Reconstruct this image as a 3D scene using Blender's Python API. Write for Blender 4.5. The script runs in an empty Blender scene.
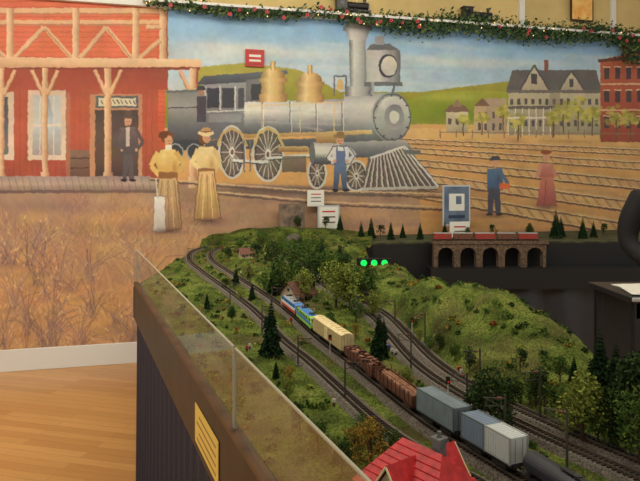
import bpy, bmesh, math, random
import numpy as np
from mathutils import Vector, Matrix
random.seed(7); rng=np.random.RandomState(5)
scene=bpy.context.scene
try: scene.view_settings.view_transform='Standard'
except Exception: pass
EYE=1.55; F=640.0; HZ=184.0
# ------------------------------------------------------------ materials
def lin(c):
    return tuple(((v/255)/12.92 if v/255<=0.04045 else ((v/255+0.055)/1.055)**2.4) for v in c)+(1,)
def mat(name,c,rough=.7,metal=0,noise=0.0,scale=40,c2=None,bump=0,emit=0,spec=.5):
    m=bpy.data.materials.new(name); m.use_nodes=True
    nt=m.node_tree; b=nt.nodes['Principled BSDF']
    b.inputs['Roughness'].default_value=rough; b.inputs['Metallic'].default_value=metal
    b.inputs['Specular IOR Level'].default_value=spec
    b.inputs['Base Color'].default_value=lin(c)
    if c2 is not None or noise or bump:
        tc=nt.nodes.new('ShaderNodeTexCoord'); n=nt.nodes.new('ShaderNodeTexNoise')
        n.inputs['Scale'].default_value=scale; n.inputs['Detail'].default_value=6
        nt.links.new(tc.outputs['Object'],n.inputs['Vector'])
        if c2 is None: c2=tuple(max(0,v*(1-noise)) for v in c)
        r=nt.nodes.new('ShaderNodeValToRGB'); r.color_ramp.elements[0].position=.38; r.color_ramp.elements[1].position=.62
        r.color_ramp.elements[0].color=lin(c2); r.color_ramp.elements[1].color=lin(c)
        nt.links.new(n.outputs['Fac'],r.inputs['Fac']); nt.links.new(r.outputs['Color'],b.inputs['Base Color'])
        if bump:
            bp=nt.nodes.new('ShaderNodeBump'); bp.inputs['Strength'].default_value=bump; bp.inputs['Distance'].default_value=.01
            nt.links.new(n.outputs['Fac'],bp.inputs['Height']); nt.links.new(bp.outputs['Normal'],b.inputs['Normal'])
    if emit:
        b.inputs['Emission Color'].default_value=lin(c); b.inputs['Emission Strength'].default_value=emit
    return m
# ------------------------------------------------------------ mesh builder
class MB:
    def __init__(s): s.v=[]; s.f=[]; s.m=[]; s.mats=[]
    def mi(s,m):
        if m not in s.mats: s.mats.append(m)
        return s.mats.index(m)
    def add(s,vs,fs,m):
        o=len(s.v); s.v+= [tuple(v) for v in vs]; k=s.mi(m)
        for f in fs: s.f.append(tuple(i+o for i in f)); s.m.append(k)
    def box(s,c,d,m,rz=0,M=None):
        vs=[]
        for x in(-.5,.5):
            for y in(-.5,.5):
                for z in(-.5,.5): vs.append(Vector((x*d[0],y*d[1],z*d[2])))
        R=M if M is not None else Matrix.Rotation(rz,3,'Z')
        vs=[R@v+Vector(c) for v in vs]
        s.add(vs,[(0,1,3,2),(4,6,7,5),(0,4,5,1),(2,3,7,6),(0,2,6,4),(1,5,7,3)],m)
    def cyl(s,a,b,r1,r2,m,n=10,cap=True):
        a=Vector(a); b=Vector(b); d=(b-a).normalized()
        u=d.orthogonal().normalized(); w=d.cross(u)
        vs=[]
        for p,r in((a,r1),(b,r2)):
            for i in range(n):
                t=2*math.pi*i/n; vs.append(p+u*math.cos(t)*r+w*math.sin(t)*r)
        fs=[(i,(i+1)%n,(i+1)%n+n,i+n) for i in range(n)]
        if cap: fs+=[tuple(range(n))[::-1],tuple(range(n,2*n))]
        s.add(vs,fs,m)
    def prism(s,prof,x0,x1,m):   # profile in (y,z), extruded on x
        n=len(prof); vs=[(x0,p[0],p[1]) for p in prof]+[(x1,p[0],p[1]) for p in prof]
        s.add(vs,[(i,(i+1)%n,(i+1)%n+n,i+n) for i in range(n)]+[tuple(range(n))[::-1],tuple(range(n,2*n))],m)
    def build(s,name,loc=(0,0,0),rz=0,smooth=False,bevel=0):
        me=bpy.data.meshes.new(name); me.from_pydata(s.v,[],s.f)
        for m in s.mats: me.materials.append(m)
        me.polygons.foreach_set('material_index',s.m)
        if smooth: me.polygons.foreach_set('use_smooth',[True]*len(s.f))
        me.update()
        bm=bmesh.new(); bm.from_mesh(me); 
        if len(s.f)<4000: bmesh.ops.recalc_face_normals(bm,faces=bm.faces)
        bm.to_mesh(me); bm.free()
        o=bpy.data.objects.new(name,me); o.location=loc; o.rotation_euler=(0,0,rz)
        scene.collection.objects.link(o)
        if bevel:
            b=o.modifiers.new('bevel','BEVEL'); b.width=bevel; b.segments=2; b.limit_method='ANGLE'
        return o
def inst(o,name,loc,rz=0,sc=1):
    n=bpy.data.objects.new(name,o.data); n.location=loc; n.rotation_euler=(0,0,rz)
    n.scale=(sc,sc,sc) if not isinstance(sc,tuple) else sc
    scene.collection.objects.link(n); return n
# ------------------------------------------------------------ mural painting
WK=.27; W0=5.993; WC=1/math.hypot(1,WK)
def wall(s,z,off=0): # s metres along wall
    return Vector((s*WC+off*WK*WC, W0+s*WC*WK-off*WC, z))
S0,S1,Z0,Z1=-3.6,4.6,.18,3.09
RES=.003
W=int((S1-S0)/RES); H=int((Z1-Z0)/RES)
C=np.zeros((H,W,3),dtype=np.float32)
def Tp(x,y):
    a=(x-320)/F; Y=W0/(1-WK*a); s=a*Y/WC; z=EYE-(y-HZ)/F*Y
    return ((s-S0)/RES,(Z1-z)/RES)
def stops(t,cols):
    cols=np.array(cols,dtype=np.float32); n=len(cols)-1
    t=np.clip(t,0,1)*n; i=np.minimum(t.astype(int),n-1); f=(t-i)[...,None]
    return cols[i]*(1-f)+cols[i+1]*f
def poly(pts,col,a=1.0,gx=False,tp=True):
    P=[Tp(*p) for p in pts] if tp else pts
    xs=[p[0] for p in P]; ys=[p[1] for p in P]
    x0=max(0,int(min(xs))); x1=min(W,int(max(xs))+2); y0=max(0,int(min(ys))); y1=min(H,int(max(ys))+2)
    if x1<=x0 or y1<=y0: return
    X,Y=np.meshgrid(np.arange(x0,x1)+.5,np.arange(y0,y1)+.5)
    ins=np.zeros(X.shape,bool); n=len(P)
    for i in range(n):
        xa,ya=P[i]; xb,yb=P[(i+1)%n]
        if ya==yb: continue
        c=((ya>Y)!=(yb>Y))&(X<(xb-xa)*(Y-ya)/(yb-ya)+xa); ins^=c
    R=C[y0:y1,x0:x1]
    if isinstance(col,list):
        t=(X-min(xs))/(max(xs)-min(xs)+1e-6) if gx else (Y-min(ys))/(max(ys)-min(ys)+1e-6)
        cc=stops(t,col)
    else: cc=np.broadcast_to(np.array(col,dtype=np.float32),R.shape)
    k=(ins*a)[...,None]; R[:]=R*(1-k)+cc*k
def rect(x0,y0,x1,y1,col,a=1.0,gx=False): poly([(x0,y0),(x1,y0),(x1,y1),(x0,y1)],col,a,gx)
def ell(cx,cy,rx,ry,col,a=1.0,gx=False,n=26):
    poly([(cx+rx*math.cos(2*math.pi*i/n),cy+ry*math.sin(2*math.pi*i/n)) for i in range(n)],col,a,gx)
def line(pts,w,col,a=1.0):
    for (xa,ya),(xb,yb) in zip(pts[:-1],pts[1:]):
        L=math.hypot(xb-xa,yb-ya)+1e-6; nx=-(yb-ya)/L*w/2; ny=(xb-xa)/L*w/2
        poly([(xa+nx,ya+ny),(xb+nx,yb+ny),(xb-nx,yb-ny),(xa-nx,ya-ny)],col,a)
def blob(cx,cy,rx,ry,col,a=1.0):
    x0,y0=Tp(cx-2*rx,cy-2*ry); x1,y1=Tp(cx+2*rx,cy+2*ry)
    x0=max(0,int(x0));y0=max(0,int(y0));x1=min(W,int(x1));y1=min(H,int(y1))
    if x1<=x0 or y1<=y0: return
    X,Y=np.meshgrid(np.linspace(-2,2,x1-x0),np.linspace(-2,2,y1-y0))
    k=(np.exp(-(X**2+Y**2)*1.2)*a)[...,None]
    R=C[y0:y1,x0:x1]; R[:]=R*(1-k)+np.array(col,dtype=np.float32)*k
def ring(cx,cy,rx,ry,w,col,a=1.0,n=30):
    line([(cx+rx*math.cos(2*math.pi*i/n),cy+ry*math.sin(2*math.pi*i/n)) for i in range(n+1)],w,col,a)
def strokes(n,xr,yr,L,w,cols,a=.5,ang=(-1.9,-1.2)):
    for i in range(n):
        x=random.uniform(*xr); y=random.uniform(*yr); t=random.uniform(*ang); l=random.uniform(.4,1)*L
        b=random.uniform(-.4,.4)
        line([(x,y),(x+math.cos(t)*l*.5,y+math.sin(t)*l*.5),(x+math.cos(t+b)*l,y+math.sin(t+b)*l)],w,random.choice(cols),a)
# sky
rect(-120,-40,900,175,[(100,150,206),(110,160,212),(144,184,218),(190,206,212),(214,212,194)])
for i in range(60):
    blob(random.uniform(180,640),random.uniform(42,88),random.uniform(25,60),random.uniform(3,8),(224,222,210),.24)
blob(215,50,45,14,(218,220,212),.55); blob(300,55,60,12,(214,218,212),.4); blob(450,62,60,9,(220,220,206),.45)
# hills
poly([(160,80),(200,67),(245,63),(300,70),(340,92),(420,92),(470,86),(520,80),(620,84),(900,80),(900,160),(160,160)],[(190,180,98),(156,152,64),(134,136,56),(162,148,84)])
poly([(405,100),(440,92),(480,90),(520,93),(520,125),(405,135)],[(164,168,68),(130,146,52),(176,166,86)])
blob(450,97,30,6,(192,190,92),.6); blob(232,76,26,6,(202,184,98),.6); blob(430,120,30,8,(112,130,48),.5)
# grounds
poly([(160,128),(420,124),(900,130),(900,400),(160,400)],[(214,170,108),(206,156,98),(186,140,98),(166,126,96),(150,114,88)])
poly([(400,128),(900,134),(900,150),(400,146)],[(222,186,128),(212,168,106)])
poly([(-120,178),(200,182),(420,190),(420,420),(-120,420)],[(168,138,118),(184,144,110),(206,160,108),(206,158,104),(196,148,98)])
for i in range(160):
    blob(random.uniform(150,640),random.uniform(188,250),random.uniform(8,30),random.uniform(1.5,4),random.choice([(138,106,90),(196,156,110),(160,124,108),(212,168,116),(130,106,100)]),.35)
# railway yard rails (right)
for k,(ya,yb) in enumerate([(139,150),(147,163),(158,181),(171,203),(186,226)]):
    poly([(398,ya-1),(900,yb+(yb-ya)-4),(900,yb+(yb-ya)+9+3*k),(398,ya+4+k*1.3)],[(212,174,120),(196,154,102)])
    for x in range(405,800,8+k):
        y=ya+(x-400)/240*(yb-ya)
        line([(x,y-1),(x+4+k*1.5,y+5+k*1.6)],1.2+.3*k,(140,106,82),.45)
    line([(398,ya),(640,yb),(900,yb+(yb-ya)*1.08)],1+.25*k,(112,86,70)); line([(398,ya-.8),(640,yb-1),(900,yb+(yb-ya)*1.08-1)],.6,(236,210,168))
    line([(398,ya+4+k),(640,yb+5+1.8*k),(900,yb+(yb-ya)*1.08+5+2*k)],1+.3*k,(108,82,66)); line([(398,ya+3+k),(640,yb+4+1.6*k),(900,yb+(yb-ya)*1.08+4+1.8*k)],.6,(232,204,156))
for i in range(160):
    blob(random.uniform(410,760),random.uniform(140,232),random.uniform(6,18),random.uniform(1,2.5),random.choice([(180,138,92),(222,184,128),(156,122,90)]),.3)
# town
def house(x0,x1,ye,yb,wallc,roofc,yr,gab=None):
    rect(x0,ye,x1,yb,[wallc,tuple(v*.8 for v in wallc)])
    poly([(x0-2,ye),(x0+4,yr),(x1-4,yr),(x1+2,ye)],roofc)
    n=max(2,int((x1-x0)/7))
    for i in range(n):
        cx=x0+(i+.5)*(x1-x0)/n
        k=2 if yb-ye>24 else 1
        for j in range(k):
            cy=ye+(j+.45)*(yb-ye)/k; rect(cx-1.5,cy-3,cx+1.5,cy+3,(96,90,88)); 
house(446,468,112,133,(214,200,166),(132,106,92),105)
poly([(452,107),(457,99),(462,107)],(160,130,108)); rect(474,106,490,134,(196,170,134)); rect(486,98,506,134,(178,158,132)); poly([(474,106),(482,98),(490,106)],(130,102,84))
for x in (478,484,492,499): rect(x,112,x+2.6,118,(96,86,84)); rect(x,123,x+2.6,130,(96,86,84))
house(508,600,92,135,(196,186,156),(108,104,102),70)
poly([(520,92),(534,66),(549,92)],[(204,194,166),(182,170,144)]); line([(518,93),(534,65),(551,93)],2,(96,92,92))
poly([(560,90),(571,72),(583,90)],[(204,194,166),(176,164,144)]); line([(558,91),(571,71),(585,91)],1.6,(96,92,92))
rect(531,74,537,84,(84,82,86)); rect(569,79,573,87,(84,82,86)); rect(544,60,548,72,(140,94,80))
poly([(549,92),(560,92),(560,135),(549,135)],(140,130,112),.5)
rect(506,106,556,109,(108,100,98)); rect(506,90,604,93,(120,112,108))
for x in range(508,557,7): line([(x,108),(x,135)],1,(228,218,194))
rect(506,117,556,118.5,(232,224,202))
# brick hall
poly([(600,60),(622,55),(622,45),(640,44),(640,56),(900,60),(900,142),(600,142)],[(190,110,84),(178,94,72),(156,82,64)])
line([(598,61),(640,57),(900,61)],3,(110,74,66)); line([(600,84),(900,84)],1.5,(220,186,146)); line([(600,110),(900,110)],1.5,(220,186,146))
poly([(620,46),(631,30),(642,46)],(98,94,100)); 
for x in range(604,760,11):
    for y in (67,90,116): rect(x,y,x+5,y+12,(82,72,76)); line([(x-1,y),(x+6,y)],1.2,(228,202,162))
for (x,y,r) in [(563,112,11),(578,108,12),(592,114,11),(553,118,8),(616,116,12),(630,118,11),(482,118,6),(518,122,8),(503,112,7),(463,120,5)]:
    for i in range(44):
        t=random.uniform(0,6.3); q=random.uniform(0,r); ell(x+q*math.cos(t),y+q*.95*math.sin(t),2.6,2.1,random.choice([(190,180,90),(170,164,78),(206,192,110),(146,146,68)]),.6,n=8)
    line([(x,y+3),(x,y+r+11)],1.2,(106,86,66))
for x in range(440,640,16): line([(x,130),(x,138)],.8,(130,102,80)); 
line([(440,132),(900,136)],.8,(150,122,92))
# ---- station (left)
R1,R2,R3=(204,100,70),(188,86,62),(214,112,78)
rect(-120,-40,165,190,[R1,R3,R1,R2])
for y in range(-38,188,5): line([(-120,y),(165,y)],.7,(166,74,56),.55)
for i in range(60): blob(random.uniform(-60,165),random.uniform(0,180),random.uniform(8,24),random.uniform(4,10),random.choice([(220,124,86),(176,80,60),(206,110,84)]),.25)
poly([(165,-40),(168,-40),(168,66),(200,66),(200,70),(165,72)],(166,76,56))
TAN=(216,174,134); TD=(172,128,98); TL=(230,198,160)
rect(-120,8,167,13,TAN); line([(-120,14),(167,14)],1.2,TD)
rect(-120,20,167,24,TAN); line([(-120,25),(167,25)],1.2,TD)
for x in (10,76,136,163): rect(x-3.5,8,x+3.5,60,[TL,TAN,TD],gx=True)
for (a,b) in [((14,58),(44,27)),((72,58),(44,27)),((80,58),(106,27)),((132,58),(106,27)),((139,58),(160,40)),((160,27),(146,27)),((-60,58),(-28,27)),((6,58),(-28,27))]:
    line([a,b],4.2,TAN); line([(a[0]+1,a[1]+2),(b[0]+1,b[1]+2)],1,TD)
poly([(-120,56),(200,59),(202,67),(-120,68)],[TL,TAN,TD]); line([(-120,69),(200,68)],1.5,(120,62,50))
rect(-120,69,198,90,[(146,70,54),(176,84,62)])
poly([(168,70),(191,70),(191,92),(168,92)],[(176,198,214),(198,206,204)])
rect(-120,90,158,178,[(170,84,62),(186,94,70),(166,84,66)])
for x in range(-118,158,6): line([(x,90),(x,178)],.6,(140,66,52),.5)
# window
rect(28,90,66,160,[(208,180,158),(224,202,180)]); rect(33,95,61,155,[(134,148,162),(190,196,198),(168,158,152)])
line([(47,95),(47,155)],2,(226,206,184)); line([(33,125),(61,125)],2,(226,206,184)); line([(40,95),(40,155)],1,(226,206,184));line([(54,95),(54,155)],1,(226,206,184))
poly([(33,95),(46,95),(38,125),(33,130)],(214,206,192),.6); poly([(61,95),(48,95),(56,125),(61,130)],(214,206,192),.6)
rect(-40,92,14,160,[(208,180,158),(224,202,180)]); rect(-34,97,8,154,[(82,80,84),(116,116,118)]); 
# door and sign
rect(90,94,142,182,[(184,130,100),(202,152,118)]); rect(95,110,138,182,[(80,68,66),(108,86,74),(78,64,60)])
rect(96,96,138,108,(92,96,96)); rect(98,98,136,106,(208,198,170)); 
for x in range(101,134,4): line([(x,100),(x+2,104)],1,(80,70,70))
rect(66,92,70,178,TD,.6); 
for x,y1,w in ((2,186,5),(45,184,6),(108,184,7),(193,188,7)):
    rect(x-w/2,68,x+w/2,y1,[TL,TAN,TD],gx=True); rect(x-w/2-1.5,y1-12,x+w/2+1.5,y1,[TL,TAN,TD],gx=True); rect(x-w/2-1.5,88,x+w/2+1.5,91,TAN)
    for d in (-1,1):
        if x==193 and d==1: continue
        line([(x+d*2,94),(x+d*13,70)],3.6,TAN); line([(x+d*3,96),(x+d*14,72)],1,TD)
# boardwalk
poly([(-120,176),(150,176),(168,190),(-120,192)],[(164,144,138),(188,164,146),(140,116,108)])
for x in range(-118,160,7): line([(x,177),(x+3,190)],.6,(120,100,98),.7)
rect(-120,190,168,193,(114,92,90))
rect(70,150,90,176,[(142,112,94),(110,84,72)]); line([(70,158),(90,158)],1,(76,60,56)); line([(70,168),(90,168)],1,(76,60,56))
# ---- prairie grass lower left
for i in range(130):
    blob(random.uniform(-40,190),random.uniform(205,380),random.uniform(12,34),random.uniform(4,14),random.choice([(226,174,112),(168,134,118),(210,158,104),(184,148,124),(232,186,124),(196,146,98)]),.38)
blob(40,205,70,8,(146,118,110),.6); blob(110,198,60,7,(204,164,124),.5); blob(60,228,80,7,(150,118,100),.4)
strokes(1300,(-90,200),(225,380),34,.9,[(224,176,114),(150,122,116),(176,144,130),(206,156,102),(240,202,146),(176,126,86),(214,164,108)],.33,(-2.4,-.7))
def tuft(x,y,h,n):
    for i in range(n):
        t=random.gauss(0,.42); l=h*random.uniform(.6,1.05); c=random.choice([(132,104,104),(150,120,116),(118,94,94),(166,136,126),(200,150,100),(214,166,112)])
        x1=x+math.sin(t)*l*.5; y1=y-math.cos(t)*l*.55; x2=x+math.sin(t*1.5)*l*.95; y2=y-math.cos(t*1.35)*l
        bx=x+random.uniform(-5,5); line([(bx,y),(x1,y1)],1.1,c,.45); line([(x1,y1),(x2,y2)],.7,c,.5)
        if random.random()<.35: line([(x2,y2),(x2+math.sin(t*1.6)*4,y2-3.5)],1.4,random.choice([(238,202,150),(222,178,126),(186,152,140)]),.6)
tf=[(random.uniform(-60,190),random.uniform(250,372)) for i in range(60)]
for x,y in sorted(tf,key=lambda p:p[1]):
    blob(x,y,10,3,(136,106,96),.3); tuft(x,y,random.uniform(20,52),18)
strokes(350,(60,200),(200,250),14,.8,[(160,122,94),(208,162,112),(132,106,96)],.35,(-2.4,-.7))
strokes(300,(190,420),(196,250),10,.8,[(140,110,92),(202,158,112),(168,136,110)],.3,(-2.4,-.7))
# ---- locomotive
G1,G2,G3,G4=(208,208,198),(158,160,158),(106,110,112),(68,70,76)
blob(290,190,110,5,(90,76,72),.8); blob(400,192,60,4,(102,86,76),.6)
poly([(168,92),(203,90),(203,140),(168,142)],[(126,128,130),(156,154,148),(108,108,110),(76,76,80)])
line([(166,92),(204,90)],2.4,G3); line([(168,108),(203,107)],1,G4)
poly([(166,140),(204,140),(204,150),(166,150)],G4)
for x in (176,194): ell(x,152,7.5,8.5,G4); ring(x,152,7,8,1.5,G2)
# cab
poly([(203,82),(246,80),(246,138),(203,140)],[(154,156,156),(126,128,132),(100,102,106)])
poly([(198,82),(204,76),(286,70),(288,74),(250,82),(198,85)],[(108,112,120),(72,76,86)])
poly([(246,80),(284,76),(284,104),(246,108)],[(120,122,126),(98,100,106)])
rect(207,88,219,108,(62,64,74)); rect(222,88,234,108,(68,70,78)); rect(238,88,244,108,(76,78,88)); rect(251,84,262,100,(64,66,74)); rect(266,82,278,98,(64,66,74))
for x in (205,220,235): line([(x,86),(x,110)],1.2,G1)
line([(204,112),(246,110)],1.2,G1); line([(204,124),(246,124)],.8,G3); rect(209,114,241,122,(140,142,144)); 
ell(201,92,3.4,4,(160,120,100)); rect(197,96,206,122,(76,72,84)); poly([(196,90),(206,90),(204,86),(198,86)],(66,64,72))
# boiler
poly([(244,102),(370,98),(372,130),(244,134)],[(126,130,132),(206,206,198),(220,218,206),(172,172,168),(120,124,128),(88,90,96)])
for x in (262,290,316,342): line([(x,101),(x,132)],1.4,G3,.7); line([(x+1.5,101),(x+1.5,132)],.8,(228,224,210))
for i in range(40): blob(random.uniform(248,366),random.uniform(104,130),random.uniform(5,12),random.uniform(1,2),random.choice([(196,196,190),(140,144,148),(214,206,188)]),.3)
poly([(344,94),(395,93),(395,142),(344,138)],[(156,158,158),(206,206,198),(186,186,180),(132,136,138),(94,98,102)])
ell(391,117,20,25,[(138,142,144),(174,176,172),(126,130,132)]); ell(393,117,16.5,21,[(204,204,196),(174,176,172),(138,142,142)]); ell(394,117,10,13,[(126,130,132),(162,164,164)]); ell(394,117,5,6.5,G1); ring(392,117,18.5,23,1.2,G4,.7)
for i in range(12): ell(392+17*math.cos(i*.52),117+21.5*math.sin(i*.52),.9,.9,G4,n=6)
blob(384,104,5,8,(226,224,210),.5)
D=[(160,130,86),(228,202,146),(208,174,112),(148,112,72)]
for cx,w,yt in ((273,12,66),(310,12,70)):
    rect(cx-w,yt+8,cx+w,102,D,gx=True); ell(cx,yt+9,w*.92,7,D,gx=True); rect(cx-w-2,yt+12,cx+w+2,yt+16,D,gx=True); rect(cx-w-2,94,cx+w+2,102,D,gx=True); rect(cx-2.5,yt-5,cx+2.5,yt+4,D,gx=True)
line([(334,96),(334,76),(346,76),(346,96)],1.6,G3); poly([(336,90),(338,79),(342,79),(344,90)],(208,178,114))
ST=[G3,(206,206,198),(190,190,184),G2,G3]
poly([(350,96),(349,38),(365,38),(368,96)],ST,gx=True); poly([(344,28),(346,24),(369,24),(371,28),(366,40),(349,40)],ST,gx=True); rect(343,27,372,31,ST,gx=True); rect(346,86,372,96,ST,gx=True)
rect(366,50,392,82,[(178,180,176),(202,200,192),(146,148,150)],gx=True); poly([(366,50),(371,44),(390,44),(399,50)],G3); rect(392,50,400,82,[G2,G3],gx=True)
ell(388,66,9.5,12,G4); ell(389,66,8,10,[(220,214,196),(190,188,178)]); rect(375,36,384,45,G2); rect(364,82,402,86,G3); line([(372,86),(368,94)],2,G3); line([(394,86),(392,94)],2,G3)
rect(371,82,374,94,G2)
poly([(240,134),(372,130),(372,134),(240,138)],[(216,190,134),(160,124,80)])
poly([(205,140),(372,138),(372,146),(205,150)],[(106,108,112),(72,74,80)])
line([(248,106),(344,102)],1,(222,196,144)); 
for x in (262,300,334): line([(x,104),(x,132)],.8,(222,196,144))
def wheel(cx,cy,rx,ry,ns,c1=(200,198,188),c2=G4):
    ell(cx,cy,rx,ry,(100,90,86),.9); ring(cx,cy,rx,ry,2.2,c1); ring(cx,cy,rx-2.4,ry-2.4,1,c2)
    for i in range(ns):
        t=2*math.pi*i/ns; line([(cx,cy),(cx+(rx-2)*math.cos(t),cy+(ry-2)*math.sin(t))],1.0,(188,184,170))
    ell(cx,cy,rx*.2,ry*.2,G1); ell(cx,cy,rx*.1,ry*.1,(120,92,72))
wheel(232,152,13,26,14); wheel(268,154,15,27,16)
wheel(317,173,9,15,10); wheel(356,176,11,15,12); 
for cx in (232,268):
    line([(cx-14,146),(cx-10,134),(cx,128),(cx+10,134),(cx+15,146)],2.6,(194,168,114))
line([(232,160),(268,162)],3,G1); line([(232,162),(268,164)],1,G4); line([(268,158),(322,154)],2.6,G1); line([(268,160),(322,156)],.8,G4)
rect(312,142,340,164,[G2,(216,214,204),G1,G3,G4]); ell(340,153,4,11,[G1,G2,G3]); ell(312,153,3,11,G3); rect(316,134,338,143,[(200,170,114),(150,116,78)])
rect(278,146,308,152,[(206,180,126),(134,100,72)]); rect(282,156,306,172,[(112,104,98),(84,78,76)],.8)
line([(244,140),(244,172)],1.4,G3); line([(250,140),(250,172)],1.4,G3)
poly([(340,142),(404,140),(412,148),(412,156),(340,158)],[(174,174,168),(124,126,128),(88,90,96)])
poly([(368,158),(404,146),(437,184),(437,190),(362,190)],(110,98,92))
for i in range(13):
    t=i/12; line([(372+34*t,157-10*t),(364+74*t,189-2*t)],1.5,(196,192,180)); line([(373.3+34*t,157-10*t),(366+74*t,189-2*t)],.6,G4)
line([(362,189),(438,187)],3,(182,178,168)); line([(370,158),(405,146)],2.4,G1); line([(404,146),(438,186)],2,G1)
rect(404,150,420,154,G3)
line([(150,178),(300,190),(460,194)],1.5,(204,174,136)); line([(150,180),(300,193),(470,198)],1.8,(108,90,82))
line([(200,190),(330,202),(470,208)],1.6,(204,174,136)); line([(200,192),(330,205),(470,211)],1.8,(108,90,82))
# ---- painted figures
SK=(206,156,122)
def legs(x,y0,y1,c,sp=3.5,w=4.5):
    poly([(x-w,y0),(x+w,y0),(x+sp+2.4,y1),(x+sp-2,y1),(x,y0+10),(x-sp+2,y1),(x-sp-2.4,y1)],c)
    ell(x-sp-.6,y1,3.2,1.5,(54,46,48)); ell(x+sp+1,y1,3.2,1.5,(54,46,48))
def face(x,y,r=1.0):
    for d in(-1,1): ell(x+d*1.5*r,y-.4*r,.5*r,.4*r,(70,50,44),.9,n=8)
    line([(x,y),(x+.2,y+1.4*r)],.5,(160,110,88),.8); line([(x-1.1*r,y+2.6*r),(x+1.1*r,y+2.6*r)],.6,(150,76,66),.9)
def halo(pts,col=(110,84,70)): line(pts+[pts[0]],1.0,col,.75)
ell(128,121,3.8,4.8,SK); face(128,122); poly([(121,118),(135,118),(132,116),(131,111),(125,111),(124,116)],(98,80,70))
poly([(120,127),(136,127),(139,150),(134,156),(121,156),(117,148)],[(116,102,100),(84,78,80)]); rect(126,127,130,146,(198,186,168)); legs(128,154,180,(98,88,88)); line([(120,129),(114,144),(122,150)],3.6,(96,86,88)); line([(136,129),(143,142),(136,150)],3.6,(96,86,88)); ell(122,150,1.5,1.5,SK); ell(136,150,1.5,1.5,SK)
# woman one
ell(167,137,6.5,6,(120,76,48)); ell(168.5,141,4.2,5.4,SK); face(169.5,141.5); ell(163,135,5,4,(110,66,42))
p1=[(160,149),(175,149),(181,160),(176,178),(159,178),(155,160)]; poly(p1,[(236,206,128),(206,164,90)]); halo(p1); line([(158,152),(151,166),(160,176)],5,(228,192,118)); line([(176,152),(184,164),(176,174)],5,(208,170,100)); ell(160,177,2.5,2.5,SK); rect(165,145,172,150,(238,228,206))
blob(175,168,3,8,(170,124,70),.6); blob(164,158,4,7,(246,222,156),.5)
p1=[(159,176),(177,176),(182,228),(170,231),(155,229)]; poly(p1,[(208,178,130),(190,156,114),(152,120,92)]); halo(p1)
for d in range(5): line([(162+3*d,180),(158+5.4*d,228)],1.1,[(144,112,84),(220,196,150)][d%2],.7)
p1=[(154,196),(165,196),(166,232),(153,231)]; poly(p1,[(234,228,216),(196,188,182)]); halo(p1,(140,124,112)); line([(156,178),(158,198)],1.6,(214,202,186)); rect(158,172,178,178,(146,104,68))
# woman two
ell(203,139,4.4,5.4,(120,76,50)); ell(206.5,138,3.8,5,SK); face(207.3,138.5); ell(206,133,8,3.0,(224,202,154)); ell(206,130,5,3,(190,152,102)); line([(200,131.5),(212,131.5)],1,(130,90,60))
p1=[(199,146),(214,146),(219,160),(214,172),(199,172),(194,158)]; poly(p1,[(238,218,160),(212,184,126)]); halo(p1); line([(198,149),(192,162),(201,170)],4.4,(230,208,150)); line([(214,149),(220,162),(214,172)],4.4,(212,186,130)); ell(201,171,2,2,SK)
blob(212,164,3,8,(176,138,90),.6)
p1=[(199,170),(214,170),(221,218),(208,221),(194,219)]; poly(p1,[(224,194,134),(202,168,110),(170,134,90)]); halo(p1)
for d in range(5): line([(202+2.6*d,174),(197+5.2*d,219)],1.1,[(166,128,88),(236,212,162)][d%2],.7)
rect(198,168,215,171,(150,108,72))
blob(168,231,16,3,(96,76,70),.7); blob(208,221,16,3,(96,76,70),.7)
# man before the loco
ell(340,140,3.8,4.6,SK); face(340,141); ell(340,136,7,2,(150,120,86)); ell(340,134,4,2.6,(140,110,78))
p1=[(333,146),(348,146),(350,164),(331,164)]; poly(p1,[(222,222,214),(184,190,194)]); legs(340,162,190,[(104,122,152),(70,84,110)],4.5,6); line([(333,148),(327,158),(335,160)],4,(214,214,208)); line([(348,148),(355,156),(347,161)],4,(196,200,200)); halo([(333,146),(348,146),(355,156),(350,164),(331,164),(326,158)],(80,78,84)); rect(336,151,345,166,(98,116,148)); line([(337,146),(337,152)],1.2,(98,116,148)); line([(344,146),(344,152)],1.2,(98,116,148)); ell(335,161,1.7,1.7,SK); ell(347,161,1.7,1.7,SK)
ell(495,163,3.6,4.4,SK); poly([(489,160),(501,160),(498,156),(492,156)],(74,74,82)); poly([(487,169),(502,168),(503,190),(487,190)],[(96,120,152),(74,94,124)]); legs(494,188,214,(80,82,96),4,6); line([(500,171),(508,184)],3.6,(86,112,142)); rect(499,183,510,189,(214,110,66)); blob(498,180,3,8,(62,76,100),.5)
ell(546,156,3.8,4.8,SK); ell(546,152,5.5,2.5,(150,86,62)); poly([(540,163),(552,163),(554,178),(540,178)],[(210,146,126),(184,108,96)]); poly([(541,177),(553,177),(557,206),(536,206)],[(202,126,108),(164,94,86)]); line([(541,165),(536,178)],3.4,(208,150,130)); line([(551,165),(556,176)],3,(196,132,116)); line([(546,180),(544,205)],1.2,(144,82,76),.7); blob(546,207,12,2.5,(110,88,76),.7); blob(494,216,12,2.5,(110,88,76),.7)
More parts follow.
